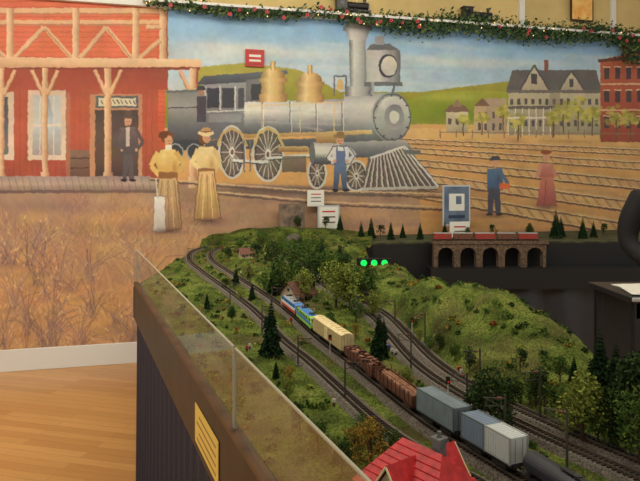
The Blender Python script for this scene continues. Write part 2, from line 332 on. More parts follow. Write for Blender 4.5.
# slight brush variation
def smooth_noise(gw,gh):
    q=rng.rand(gh+1,gw+1).astype(np.float32)
    xs=np.linspace(0,gw-1e-3,W); ys=np.linspace(0,gh-1e-3,H)
    xi=xs.astype(int); yi=ys.astype(int); fx=(xs-xi); fy=(ys-yi)
    fx=fx*fx*(3-2*fx); fy=fy*fy*(3-2*fy)
    a=q[np.ix_(yi,xi)]*(1-fx)+q[np.ix_(yi,xi+1)]*fx; b=q[np.ix_(yi+1,xi)]*(1-fx)+q[np.ix_(yi+1,xi+1)]*fx
    return a*(1-fy[:,None])+b*fy[:,None]
yy,xx=np.mgrid[0:H,0:W]
wx=(smooth_noise(300,110)-.5)*3.2; wy=(smooth_noise(300,110)-.5)*3.2
C=C[np.clip((yy+wy+.5).astype(int),0,H-1),np.clip((xx+wx+.5).astype(int),0,W-1)]
N=.5*smooth_noise(60,24)+.3*smooth_noise(200,90)+.2*smooth_noise(560,160)
C=C*(1+.15*(N-.5))[...,None]
for ch in range(3): C[...,ch]+= 7*(smooth_noise(70,30)-.5)
K=C.copy(); K[1:-1,1:-1]=(C[1:-1,1:-1]*2+C[:-2,1:-1]+C[2:,1:-1]+C[1:-1,:-2]+C[1:-1,2:])/6; C=K
img=bpy.data.images.new('mural_painting',W,H)
px=np.ones((H,W,4),dtype=np.float32); px[...,:3]=np.clip(C[::-1]/255,0,1)
img.pixels.foreach_set(px.ravel()); img.update(); img.pack()
mm=bpy.data.materials.new('mural_paint'); mm.use_nodes=True; nt=mm.node_tree
ti=nt.nodes.new('ShaderNodeTexImage'); ti.image=img; ti.interpolation='Cubic'; ti.extension='EXTEND'
uvn=nt.nodes.new('ShaderNodeUVMap'); nt.links.new(uvn.outputs['UV'],ti.inputs['Vector'])
nt.links.new(ti.outputs['Color'],nt.nodes['Principled BSDF'].inputs['Base Color'])
nt.nodes['Principled BSDF'].inputs['Roughness'].default_value=.5; nt.nodes['Principled BSDF'].inputs['Specular IOR Level'].default_value=.25
def wallbox(name,s0,s1,z0,z1,off0,off1,m,bevel=0):
    b=MB(); vs=[]
    for s in(s0,s1):
        for o in(off0,off1):
            for z in(z0,z1): vs.append(wall(s,z,o))
    b.add(vs,[(0,1,3,2),(4,6,7,5),(0,4,5,1),(2,3,7,6),(0,2,6,4),(1,5,7,3)],m); return b.build(name,bevel=bevel)
cream=mat('wall_cream',(214,190,130),.8,noise=.08,scale=3)
white=mat('white_paint',(226,226,222),.5)
wallbox('wall_back',-5,6.5,0,4.0,-.15,-.004,cream)
me=bpy.data.meshes.new('mural'); me.from_pydata([wall(S0,Z0,.003),wall(S1,Z0,.003),wall(S1,Z1,.003),wall(S0,Z1,.003)],[],[(0,1,2,3)])
uv=me.uv_layers.new(name='UVMap')
for i,c in enumerate([(0,0),(1,0),(1,1),(0,1)]): uv.data[i].uv=c
me.materials.append(mm); mo=bpy.data.objects.new('mural',me); scene.collection.objects.link(mo)
wallbox('baseboard_back',-5,6.5,0,.18,-.004,.02,white,.004)
wallbox('trim_1',-5,6.5,3.09,3.14,-.004,.05,white,.004)
# floor
fm=bpy.data.materials.new('laminate_floor'); fm.use_nodes=True; nt=fm.node_tree; bs=nt.nodes['Principled BSDF']
tc=nt.nodes.new('ShaderNodeTexCoord'); mp=nt.nodes.new('ShaderNodeMapping'); mp.inputs['Rotation'].default_value=(0,0,math.radians(15))
nt.links.new(tc.outputs['Object'],mp.inputs['Vector'])
br=nt.nodes.new('ShaderNodeTexBrick'); br.inputs['Scale'].default_value=1; br.inputs['Brick Width'].default_value=.9; br.inputs['Row Height'].default_value=.075; br.inputs['Mortar Size'].default_value=.0012
br.inputs['Color1'].default_value=lin((222,168,100)); br.inputs['Color2'].default_value=lin((202,146,82)); br.inputs['Mortar'].default_value=lin((156,108,62))
nt.links.new(mp.outputs['Vector'],br.inputs['Vector'])
mp2=nt.nodes.new('ShaderNodeMapping'); mp2.inputs['Scale'].default_value=(2,40,1); nt.links.new(mp.outputs['Vector'],mp2.inputs['Vector'])
nz=nt.nodes.new('ShaderNodeTexNoise'); nz.inputs['Scale'].default_value=2; nz.inputs['Detail'].default_value=5; nt.links.new(mp2.outputs['Vector'],nz.inputs['Vector'])
mx=nt.nodes.new('ShaderNodeMixRGB'); mx.blend_type='MULTIPLY'; mx.inputs['Fac'].default_value=.3
nt.links.new(br.outputs['Color'],mx.inputs['Color1']); nt.links.new(nz.outputs['Fac'],mx.inputs['Color2']); nt.links.new(mx.outputs['Color'],bs.inputs['Base Color'])
bs.inputs['Roughness'].default_value=.28
b=MB(); b.box((0,2,-.05),(12,12,.1),fm); b.build('floor')
b=MB(); b.box((0,2,4.05),(12,12,.1),mat('ceiling_white',(214,208,196),.9)); b.build('ceiling')
# ------------------------------------------------------------ tracks
def catmull(P,step=.02):
    P=[Vector(p) for p in P]; P=[P[0]*2-P[1]]+P+[P[-1]*2-P[-2]]; out=[]
    for i in range(1,len(P)-2):
        n=max(2,int((P[i+1]-P[i]).length/step))
        for k in range(n):
            t=k/n; a,b_,c,d=P[i-1:i+3]
            out.append(.5*((2*b_)+(c-a)*t+(2*a-5*b_+4*c-d)*t*t+(3*b_-a-3*c+d)*t**3))
    out.append(P[-2]); return out
ZT=1.05
T1=[(.46,.7),(.40,.9),(.345,1.06),(.282,1.203),(.2137,1.368),(.084,1.798),(-.005,2.078),(-.125,2.52),(-.293,3.02),(-.52,3.65),(-.72,4.25),(-.80,4.8),(-.70,5.15),(-.45,5.35)]
R1_=[(.70,.86),(.60,.98),(.504,1.151),(.427,1.30),(.332,1.517),(.268,1.768),(.232,2.10),(.19,2.45),(.06,2.96),(-.06,3.5),(-.19,4.1),(-.25,4.6),(-.2,5.1)]
def offset(P,d):
    out=[]
    for i,p in enumerate(P):
        a=Vector(P[max(0,i-1)]); c=Vector(P[min(len(P)-1,i+1)]); t=(c-a).normalized(); n=Vector((-t.y,t.x))
        dd=d(i) if callable(d) else d
        out.append(tuple(Vector(p)+n*dd))
    return out
T0=offset(T1,lambda i:.062+.009*min(i,9)*(1 if i>2 else .4))
R2_=offset(R1_,-.062)
paths=[catmull(p) for p in (T1,T0,R1_,R2_)]
allpts=np.array([(p.x,p.y) for pth in paths for p in pth[::2]])
CP=np.array([(.04,5.0,.10),(.16,4.5,.07),(.24,3.8,.02),(.40,3.2,.085),(.47,2.6,.115),(.53,2.25,.15),(.58,2.05,.155),(.645,1.88,.118),(.67,1.75,.06),
 (.57,2.6,.04),(.5,3.2,.0),(.66,2.2,.09),(.74,1.95,.06),(.74,1.72,.01),(.42,2.1,.07),(.44,1.8,.038),(.56,1.6,.018),(.8,1.5,0),(1.2,1.4,0),(1.8,1.2,0),(.32,2.7,.045),(.36,2.4,.065),
 (-.33,5.25,.14),(-.6,5.65,.10),(-.9,5.5,.05),(-.92,4.6,.03),(-.94,3.6,0),(-.88,3.3,-.01),(-.6,2.7,-.012),(-.3,2.0,-.012),(-.1,1.4,-.015),(.1,.9,-.012),(.2,.6,-.01),(.3,.5,0),
 (-.2,3.4,.04),(-.05,2.8,.025),(-.4,4.2,.05),(-.45,4.8,.06),(.05,2.3,.01),(.15,1.95,.01),(.2,1.6,.008),(.33,1.3,.006),(.45,1.05,.004),(.35,5.6,.04),(.05,5.6,.1),(.4,5.0,.01),(.3,4.2,-.01),(1.0,.8,0)])
def terr(x,y):
    x=np.atleast_1d(np.asarray(x,float)); y=np.atleast_1d(np.asarray(y,float))
    num=np.zeros_like(x); den=np.zeros_like(x)
    for cx,cy,cz in CP:
        w=1/(((x-cx)**2+((y-cy)*.7)**2)+.0015)**1.8; num+=w*cz; den+=w
    z=num/den
    z=z+.006*np.sin(23*x+5*y)*np.sin(19*y-7*x)+.003*np.sin(61*x+11)*np.sin(53*y+17*x)
    d=np.full_like(x,9.)
    for px_,py_ in allpts: d=np.minimum(d,(x-px_)**2+(y-py_)**2)
    d=np.sqrt(d); k=np.clip((d-.035)/.07,0,1); k=k*k*(3-2*k)
    return ZT-.008+ (z+.008)*k
def g(px_,py_):
    z=ZT
    for _ in range(4):
        Y=F*(EYE-z)/(py_-HZ); X=(px_-320)/F*Y; z=float(terr(X,Y)[0])
    return Vector((X,Y,z))
xrT=np.array([(.4,2.2),(1.4,2.2),(1.5,1.5),(1.55,1.15),(1.62,.86),(1.72,.77),(1.95,.74),(2.2,.66),(2.6,.58),(3.2,.51),(3.8,.36),(4.5,.32),(5.1,.42),(5.9,.5)])
def xl(Y): return .337-.39*Y if Y<3.2 else -.911-.02*(Y-3.2)
def shear(x,Y): return Y+.27*x*min(1,max(0,(Y-4.4)/1.4))
rows=np.concatenate([np.arange(.45,3.2,.014),np.arange(3.2,5.96,.025)]); NC=150
V=[]
for Y in rows:
    a=xl(Y); c=float(np.interp(Y,xrT[:,0],xrT[:,1]))
    t=np.linspace(0,1,NC); t=t if c<1.3 else t**1.5
    for q in t: x=a+(c-a)*q; V.append((x,shear(x,Y)))
V=np.array(V); Zt=terr(V[:,0],V[:,1])
nr=len(rows); faces=[(r*NC+i,r*NC+i+1,(r+1)*NC+i+1,(r+1)*NC+i) for r in range(nr-1) for i in range(NC-1)]
verts=[(V[i,0],V[i,1],Zt[i]) for i in range(len(V))]
tm=bpy.data.materials.new('scenery_turf'); tm.use_nodes=True; nt=tm.node_tree; bs=nt.nodes['Principled BSDF']; bs.inputs['Roughness'].default_value=.95; bs.inputs['Specular IOR Level'].default_value=.1
tc=nt.nodes.new('ShaderNodeTexCoord')
def nz(scale,det=6):
    n=nt.nodes.new('ShaderNodeTexNoise'); n.inputs['Scale'].default_value=scale; n.inputs['Detail'].default_value=det; nt.links.new(tc.outputs['Object'],n.inputs['Vector']); return n
def ramp(src,stp):
    r=nt.nodes.new('ShaderNodeValToRGB'); e=r.color_ramp.elements
    while len(e)<len(stp): e.new(.5)
    for k,(p,c) in enumerate(stp): e[k].position=p; e[k].color=lin(c)
    nt.links.new(src,r.inputs['Fac']); return r
r1=ramp(nz(9).outputs['Fac'],[(.3,(76,78,44)),(.45,(86,102,46)),(.58,(118,136,62)),(.72,(146,154,82))])
r2=ramp(nz(140,3).outputs['Fac'],[(.35,(84,84,74)),(.65,(245,245,232))])
mx=nt.nodes.new('ShaderNodeMixRGB'); mx.blend_type='MULTIPLY'; mx.inputs['Fac'].default_value=.75
nt.links.new(r1.outputs['Color'],mx.inputs['Color1']); nt.links.new(r2.outputs['Color'],mx.inputs['Color2'])
r3=ramp(nz(5).outputs['Fac'],[(.52,(0,0,0)),(.70,(200,200,200))])
mx2=nt.nodes.new('ShaderNodeMixRGB'); nt.links.new(r3.outputs['Color'],mx2.inputs['Fac']); nt.links.new(mx.outputs['Color'],mx2.inputs['Color1']); mx2.inputs['Color2'].default_value=lin((108,94,64))
nt.links.new(mx2.outputs['Color'],bs.inputs['Base Color'])
bp=nt.nodes.new('ShaderNodeBump'); bp.inputs['Strength'].default_value=.8; bp.inputs['Distance'].default_value=.006
nt.links.new(nz(220,4).outputs['Fac'],bp.inputs['Height']); nt.links.new(bp.outputs['Normal'],bs.inputs['Normal'])
black=mat('black_board',(16,16,18),.6); cloth=mat('black_cloth',(44,46,52),.42,bump=.2,scale=60); cloth2=mat('navy_cloth',(20,26,50),.7,bump=.3,scale=90)
me=bpy.data.meshes.new('layout_scenery_base'); 
edge=[r*NC+NC-1 for r in range(nr)]
lows=[]
for e in edge: lows.append(len(verts)); verts.append((verts[e][0]+.0,verts[e][1],.02))
skirt=[(edge[i],edge[i+1],lows[i+1],lows[i]) for i in range(nr-1)]
edge2=[r*NC for r in range(nr)]; lows2=[]
for e in edge2: lows2.append(len(verts)); verts.append((verts[e][0],verts[e][1],.9))
skirt2=[(edge2[i+1],edge2[i],lows2[i],lows2[i+1]) for i in range(nr-1)]
me.from_pydata(verts,[],faces+skirt+skirt2); me.materials.append(tm); me.materials.append(cloth)
me.polygons.foreach_set('material_index',[0]*len(faces)+[1]*(len(skirt)+len(skirt2)))
me.polygons.foreach_set('use_smooth',[True]*len(me.polygons)); me.update()
scene.collection.objects.link(bpy.data.objects.new('model_railway_scenery',me))
# track meshes
ballast=mat('ballast',(122,114,104),.95,c2=(66,62,56),scale=260); sleeper=mat('sleeper',(46,36,30),.9); rail=mat('rail_steel',(150,140,128),.35,metal=.8)
def frame(path,i):
    a=path[max(0,i-1)]; c=path[min(len(path)-1,i+1)]; t=(c-a).normalized(); return t,Vector((-t.y,t.x))
for pth in paths:
    b=MB(); n=len(pth)
    def sweep(prof,m):
        vs=[];k=len(prof)
        for i,p in enumerate(pth):
            t,nn=frame(pth,i)
            for (q,z) in prof: vs.append((p.x+nn.x*q,p.y+nn.y*q,z))
        fs=[(i*k+j,i*k+j+1,(i+1)*k+j+1,(i+1)*k+j) for i in range(n-1) for j in range(k-1)]
        b.add(vs,fs,m)
    sweep([(-.034,ZT-.012),(-.022,ZT+.003),(.022,ZT+.003),(.034,ZT-.012)],ballast)
    for s in(-1,1): sweep([(s*.0092-.0011,ZT+.0045),(s*.0092-.0011,ZT+.0085),(s*.0092+.0011,ZT+.0085),(s*.0092+.0011,ZT+.0045)],rail)
    acc=0
    for i in range(n-1):
        L=(pth[i+1]-pth[i]).length; t,nn=frame(pth,i)
        while acc<L:
            p=pth[i]+(pth[i+1]-pth[i])*(acc/L); b.box((p.x,p.y,ZT+.0042),(.0042,.032,.0025),sleeper,math.atan2(t.y,t.x)); acc+=.0105
        acc-=L
    b.build('model_railway_track')
# ------------------------------------------------------------ table frame
wood=mat('table_wood',(96,66,42),.45,c2=(62,42,28),scale=14); dwood=mat('fascia_wood',(56,42,33),.5,c2=(34,27,24),scale=9)
P0=Vector((.337-.39*.3,.3)); P1=Vector((-.911,3.2)); P2=Vector((-.966,5.66))
def vboard(b,a,c,z0,z1,th,m,off=0):
    t=(c-a).normalized(); nn=Vector((-t.y,t.x))
    q=[a+nn*off,c+nn*off,c+nn*(off+th),a+nn*(off+th)]
    vs=[(p.x,p.y,z0) for p in q]+[(p.x,p.y,z1) for p in q]
    b.add(vs,[(0,1,2,3),(4,5,6,7),(0,1,5,4),(1,2,6,5),(2,3,7,6),(3,0,4,7)],m)
ZR=1.062
b=MB(); vboard(b,P0,P1,.88,ZR-.010,.016,dwood,.002); vboard(b,P0,P1,ZR-.010,ZR,.022,wood,-.002)
vboard(b,P1,P2,.88,1.035,.02,dwood,.002); b.build('layout_table_fascia')
def curtain(name,a,c,z0,z1,m,amp=.012,pitch=.11,off=0):
    t=(c-a).normalized(); nn=Vector((-t.y,t.x)); L=(c-a).length; n=int(L/.014); vs=[];nz_=8
    for i in range(n+1):
        s=L*i/n
        for j in range(nz_+1):
            z=z1+(z0-z1)*j/nz_; k=amp*(.3+.7*j/nz_)*math.sin(2*math.pi*s/pitch+.6*math.sin(s*7)+.5*j/nz_)
            p=a+t*s+nn*(off+k); vs.append((p.x,p.y,z))
    q=nz_+1; b=MB(); b.add(vs,[(i*q+j,i*q+j+1,(i+1)*q+j+1,(i+1)*q+j) for i in range(n) for j in range(nz_)],m)
    return b.build(name,smooth=True)
curtain('table_skirt',P0,P1,.02,.89,cloth2,off=.0); curtain('table_skirt',P1,P2,.02,.89,cloth2,off=.0)
# clear acrylic: thin sheet, pale reflected haze put in as diffuse colour, mirror gloss
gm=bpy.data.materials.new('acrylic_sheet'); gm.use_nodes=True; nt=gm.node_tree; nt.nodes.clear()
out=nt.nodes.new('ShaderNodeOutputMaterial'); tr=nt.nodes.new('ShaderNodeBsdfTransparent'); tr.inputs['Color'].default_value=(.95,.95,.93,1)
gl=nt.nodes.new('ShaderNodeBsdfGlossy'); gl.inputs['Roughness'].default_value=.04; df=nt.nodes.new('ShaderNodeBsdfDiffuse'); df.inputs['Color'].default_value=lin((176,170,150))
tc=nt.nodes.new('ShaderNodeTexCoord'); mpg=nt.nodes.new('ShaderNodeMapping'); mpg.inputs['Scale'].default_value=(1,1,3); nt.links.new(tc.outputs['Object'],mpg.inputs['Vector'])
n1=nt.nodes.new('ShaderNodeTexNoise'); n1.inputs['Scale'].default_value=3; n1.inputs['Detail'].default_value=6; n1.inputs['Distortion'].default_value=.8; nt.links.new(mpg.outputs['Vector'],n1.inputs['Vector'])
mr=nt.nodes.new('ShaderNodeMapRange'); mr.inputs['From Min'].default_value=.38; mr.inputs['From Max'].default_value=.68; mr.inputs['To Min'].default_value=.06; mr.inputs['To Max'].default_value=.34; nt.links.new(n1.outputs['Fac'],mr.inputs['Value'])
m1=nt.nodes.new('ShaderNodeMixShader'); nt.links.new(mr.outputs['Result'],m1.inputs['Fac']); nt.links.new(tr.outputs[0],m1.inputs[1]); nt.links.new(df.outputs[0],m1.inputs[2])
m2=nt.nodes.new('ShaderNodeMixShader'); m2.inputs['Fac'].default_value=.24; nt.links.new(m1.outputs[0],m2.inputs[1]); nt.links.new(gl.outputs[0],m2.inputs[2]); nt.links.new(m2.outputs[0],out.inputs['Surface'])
edgem=mat('acrylic_edge',(176,176,156),.3)
def lp(Y): return Vector((.337-.39*Y,Y))
for a,c in ((P0,lp(1.28)),(lp(1.286),P1)):
    t=(c-a).normalized(); nn=Vector((-t.y,t.x))*.008; b=MB()
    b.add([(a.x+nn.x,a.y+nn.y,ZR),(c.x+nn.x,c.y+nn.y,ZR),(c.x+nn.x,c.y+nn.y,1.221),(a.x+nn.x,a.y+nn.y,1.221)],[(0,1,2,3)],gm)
    vboard(b,a,c,1.2215,1.2245,.004,edgem,.006)
    for e in (a,c-t*.003): vboard(b,e,e+t*.003,ZR,1.2245,.005,edgem,.0055)
    b.build('acrylic_guard_panel')
# yellow sticker
ym=mat('yellow_label',(244,208,100),.5); ink=mat('label_ink',(160,130,66),.6)
b=MB(); a=lp(1.37); c=lp(1.62); vboard(b,a,c,.905,1.0,.002,ym,.0195)
for k in range(4): vboard(b,a+(c-a)*.08,a+(c-a)*(.9-.1*(k%2)),.918+.02*k,.923+.02*k,.0006,ink,.0216)
b.build('warning_label')
# ------------------------------------------------------------ far wing
wt=mat('wing_turf',(76,82,46),.95,c2=(46,46,30),scale=12)
b=MB(); pts=[(.30,5.22),(1.0,5.42),(2.4,5.42),(3.6,5.5),(3.6,W0+WK*3.6-.02),(.30,W0+WK*.3-.02)]
def slab(b,pts,z0,z1,m):
    n=len(pts); b.add([(p[0],p[1],z0) for p in pts]+[(p[0],p[1],z1) for p in pts],[tuple(range(n))[::-1],tuple(range(n,2*n))]+[(i,(i+1)%n,(i+1)%n+n,i+n) for i in range(n)],m)
slab(b,pts,.70,1.05,black); slab(b,[(p[0]+(.01 if i in(0,5) else -.01),p[1]+(.01 if i<4 else -.01)) for i,p in enumerate(pts)],1.05,1.062,wt)
slab(b,[(.9,5.2),(3.5,5.12),(3.5,5.5),(.9,5.4)],.70,.86,black)
b.build('model_railway_wing')
curtain('table_skirt',Vector((3.55,5.16)),Vector((.5,5.26)),.01,.72,cloth,amp=.045,pitch=.36,off=-.0)
# viaduct
brick=mat('viaduct_brick',(112,92,72),.9,c2=(74,60,48),scale=60)
b=MB(); x0,x1,zb,ztop=.0,.92,.862,1.055; na=5; w=(x1-x0)/na; 
for i in range(na):
    cx=x0+w*(i+.5); r=w*.36; n=14; zc=ztop-.03-r
    prof=[(x0+w*i,zb),(cx-r,zb),(cx-r,zc)]+[(cx-r*math.cos(math.pi*k/n),zc+r*math.sin(math.pi*k/n)) for k in range(1,n)]+[(cx+r,zc),(cx+r,zb),(x0+w*(i+1),zb)]
    for (p,q) in zip(prof[:-1],prof[1:]):
        if abs(q[0]-p[0])<1e-5: 
            vs=[(p[0],-.04,p[1]),(q[0],-.04,q[1]),(q[0],.04,q[1]),(p[0],.04,p[1])]; b.add(vs,[(0,1,2,3)],brick); continue
        for y in(-.04,.04): b.add([(p[0],y,p[1]),(q[0],y,q[1]),(q[0],y,ztop),(p[0],y,ztop)],[(0,1,2,3)],brick)
        b.add([(p[0],-.04,p[1]),(q[0],-.04,q[1]),(q[0],.04,q[1]),(p[0],.04,p[1])],[(0,1,2,3)],brick)
    b.box((x0+w*i,0,(zb+ztop)/2),(.018,.092,ztop-zb),brick)
b.box((x0+.46,0,ztop+.004),(.96,.096,.012),brick); 
for s in(-1,1): b.box((x0+.46,s*.043,ztop+.018),(.96,.008,.018),brick)
b.build('model_viaduct',(.95,5.33,0),0)
# ------------------------------------------------------------ rolling stock
wheelm=mat('wheel_dark',(34,30,28),.5,metal=.4); bogie=mat('bogie_dark',(30,28,28),.7); 
def chassis(b,L,z0=.012,m=bogie):
    b.box((0,0,z0+.004),(L,.034,.005),m)
    for s in(-1,1):
        bx=s*(L/2-.035); b.box((bx,0,.008),(.034,.026,.006),m)
        for y in(-.0135,.0135): b.box((bx,y,.0075),(.036,.002,.006),m)
        for k in(-1,1):
            for y in(-.0095,.0095): b.cyl((bx+k*.011,y-.0012,.0062),(bx+k*.011,y+.0012,.0062),.0062,.0062,wheelm,12)
        for y in(-.011,.011): b.cyl((s*L/2,y,z0+.003),(s*(L/2+.004),y,z0+.003),.003,.004,m,8)
        b.box((s*(L/2+.004),0,z0+.001),(.01,.004,.004),m)
TR=paths[0]
def at(Ya,Yb):
    def f(Y):
        for i in range(len(TR)-1):
            if TR[i].y<=Y<=TR[i+1].y: 
                t=(Y-TR[i].y)/(TR[i+1].y-TR[i].y); return TR[i]+(TR[i+1]-TR[i])*t
    a=f(Ya); c=f(Yb); d=c-a; return (a+c)/2,math.atan2(d.y,d.x),d.length
def putcar(b,name,Ya,Yb,bev=.0008):
    c,r,L=at(Ya,Yb); return b.build(name,(c.x,c.y,ZT+.0085),r,bevel=bev)
glassd=mat('dark_window',(26,32,40),.15)
def loco(Ya,Yb,cols):
    L=at(Ya,Yb)[2]-.008; b=MB(); chassis(b,L)
    low,mid,up,roof=cols; hw=.019
    b.box((0,0,.021),(L-.016,hw*2,.010),low); b.box((0,0,.031),(L-.010,hw*2,.010),mid)
    for s in(-1,1):
        x=s*(L/2-.005); xi=s*(L/2-.035)
        vs=[(xi,-hw,.016),(x+s*.003,-hw,.016),(x+s*.003,-hw,.034),(x-s*.008,-hw*.9,.049),(xi,-hw*.9,.052)]
        vs+=[(p[0],-p[1],p[2]) for p in vs]
        b.add(vs,[(0,1,2,3,4),(5,6,7,8,9),(0,1,6,5),(1,2,7,6),(2,3,8,7),(3,4,9,8),(4,0,5,9)],up)
        b.box((x+s*.0035,0,.022),(.002,.036,.01),low)
        nrm=Matrix.Rotation(s*math.radians(-36),3,'Y'); b.box((x-s*.0015,0,.0415),(.002,.029,.011),glassd,M=nrm)
        for y in(-.012,.012): b.cyl((x+s*.003,y,.027),(x+s*.0052,y,.027),.0024,.0024,white,10)
        for y in(-1,1): b.box((x-s*.018,y*hw*.97,.042),(.012,.001,.008),glassd)
    b.box((0,0,.0425),(L-.07,hw*1.9,.014),up)
    b.prism([(-hw*.9,.049),(-hw*.55,.054),(hw*.55,.054),(hw*.9,.049)],-L/2+.03,L/2-.03,roof)
    for k in range(5):
        for y in(-1,1): b.box(((-2+k)*L*.11,y*hw*.965,.041),(.014,.001,.007),glassd)
    for s in(-1,1):
        x=s*L*.26; b.box((x,0,.056),(.022,.02,.002),bogie)
        for y in(-.006,.006):
            b.cyl((x-s*.01,y,.057),(x+s*.008,y,.064),.0008,.0008,rail,6); b.cyl((x+s*.008,y,.064),(x-s*.004,y,.071),.0008,.0008,rail,6)
        b.box((x-s*.004,0,.0715),(.003,.026,.001),rail)
    return putcar(b,'model_electric_locomotive',Ya,Yb)
cB=mat('loco_blue',(60,130,206),.35); cG=mat('loco_green',(150,210,80),.35); cR=mat('loco_red',(206,50,44),.35); cW=mat('loco_white',(228,230,228),.35); cS=mat('roof_grey',(150,156,160),.5)
loco(2.33,2.56,(cR,cW,cB,cS)); loco(2.10,2.32,(cG,cB,cG,cB))
crm=mat('wagon_cream',(236,220,166),.6,noise=.1,scale=60); crd=mat('wagon_cream_dark',(196,174,120),.6)
def boxcar(Ya,Yb,m,md,corr=True,name='model_boxcar',h=.043):
    L=at(Ya,Yb)[2]-.012; b=MB(); chassis(b,L); b.box((0,0,.019+h/2),(L,.038,h),m)
    b.prism([(-.020,.019+h),(-.012,.0225+h),(0,.024+h),(.012,.0225+h),(.020,.019+h)],-L/2-.001,L/2+.001,m)
    n=int(L/.009)
    for i in range(n+1):
        for s in(-1,1): b.box((-L/2+i*L/n,s*.0195,.019+h/2),(.0022,.0014,h*.96),md)
        if i%3==0: b.box((-L/2+i*L/n,0,.0245+h),(.0015,.02,.0012),md)
    for s in(-1,1):
        b.box((0,s*.0205,.018+h/2),(.034,.0012,h*.85),m); b.box((0,s*.0203,.019+h*.92),(.075,.0016,.002),md)
        for y in (-.01,0,.01): b.box((s*L/2,y,.019+h/2),(.0016,.0018,h*.9),md)
    return putcar(b,name,Ya,Yb)
boxcar(1.81,2.08,crm,crd)
brn=mat('wagon_brown',(120,74,54),.7,noise=.3,scale=80); brd=mat('wagon_brown_dark',(78,48,38),.8); log=mat('timber_load',(156,112,82),.9,c2=(100,70,54),scale=90)
def gondola(Ya,Yb,load):
    L=at(Ya,Yb)[2]-.012; b=MB(); chassis(b,L,m=brd); h=.02
    b.box((0,0,.019),(L,.036,.003),brn)
    for s in(-1,1):
        b.box((0,s*.0185,.019+h/2),(L,.0015,h),brn); b.box((s*L/2,0,.019+h/2),(.0015,.037,h),brn)
        for i in range(9): b.box((-L/2+L*(i+.5)/9,s*.0198,.02+h/2),(.002,.0018,h+ (.012 if load else 0)),brd)
    if load:
        for k in range(16):
            y=random.uniform(-.014,.014); z=.024+random.uniform(0,.022)*(1-abs(y)/.022); x=random.uniform(-.01,.01)
            b.cyl((-L*.44+x,y,z),(L*.44+x,y+random.uniform(-.003,.003),z),.0035,.003,log,8)
    else:
        for k in range(46):
            b.box((random.uniform(-L*.45,L*.45),random.uniform(-.014,.014),.028+random.uniform(0,.012)),(random.uniform(.006,.02),random.uniform(.004,.012),.008),random.choice([brn,brd,log]),random.uniform(0,3))
    return putcar(b,'model_gondola_wagon',Ya,Yb)
gondola(1.585,1.80,False); gondola(1.365,1.575,True)
cgr=mat('container_grey',(136,154,162),.5,noise=.08,scale=40); cgd=mat('container_grey_dark',(98,114,122),.5); cwh=mat('container_white',(206,214,216),.5); cwd=mat('container_white_dark',(160,168,168),.5); cbl=mat('container_blue',(128,148,170),.5)
def containerwagon(Ya,Yb,boxes):
    L=at(Ya,Yb)[2]-.012; b=MB(); chassis(b,L); h=.044
    for (x0,x1,m,md) in boxes:
        a=-L/2+L*x0; c=-L/2+L*x1; l=c-a-.003; cx=(a+c)/2
        b.box((cx,0,.0195+h/2),(l,.038,h),m)
        n=int(l/.006)
        for i in range(n):
            for s in(-1,1): b.box((a+.003+l*(i+.5)/n,s*.0193,.0195+h/2),(.003,.0012,h*.86),m)
            b.box((a+.003+l*(i+.5)/n,0,.0198+h),(.003,.034,.001),m)
        for s in(-1,1):
            for e in(a+.0015,c-.0015): b.box((e,s*.0187,.0195+h/2),(.003,.003,h+.002),md)
            b.box((cx,s*.0187,.0195+h),(l,.003,.003),md); b.box((cx,s*.0187,.0205),(l,.003,.003),md)
            for y in(-.008,.008): b.cyl((cx+s*(l/2+.001),y,.022),(cx+s*(l/2+.001),y,.06),.0007,.0007,md,6)
    return putcar(b,'model_container_wagon',Ya,Yb)
containerwagon(1.22,1.355,[(0,.999,cgr,cgd)]); containerwagon(1.075,1.21,[(0,.5,cwh,cwd),(.5,1,cbl,cgd)])
tk=mat('tank_dark',(44,50,62),.3)
L=at(.83,1.065)[2]-.012; b=MB(); chassis(b,L); b.cyl((-L*.46,0,.037),(L*.46,0,.037),.018,.018,tk,24)
for s in(-1,1): b.cyl((s*L*.46,0,.037),(s*L*.49,0,.037),.018,.011,tk,24)
b.cyl((0,0,.053),(0,0,.06),.006,.006,tk,14); b.box((0,0,.058),(.07,.01,.0015),bogie)
for i in range(5): b.box((-L*.4+L*.2*i,0,.02),(.004,.034,.006),bogie)
putcar(b,'model_tank_wagon',.83,1.065,0)
def wingcar(x,L,m,name='model_boxcar'):
    b=MB(); chassis(b,L); b.box((0,0,.038),(L,.036,.036),m); b.prism([(-.018,.056),(0,.062),(.018,.056)],-L/2,L/2,cS)
    for i in range(8):
        for s in(-1,1): b.box((-L/2+L*(i+.5)/8,s*.0185,.038),(.002,.001,.034),brd)
    o=b.build(name,(x,5.33,1.066),0,bevel=.0008); o.scale=(1,1,1.3)
rcar=mat('wagon_red',(150,54,44),.6); 
for i,(x,L,m) in enumerate([(1.02,.15,rcar),(1.19,.16,brn),(1.37,.16,rcar),(1.55,.15,brn),(1.73,.16,rcar)]): wingcar(x,L,m)
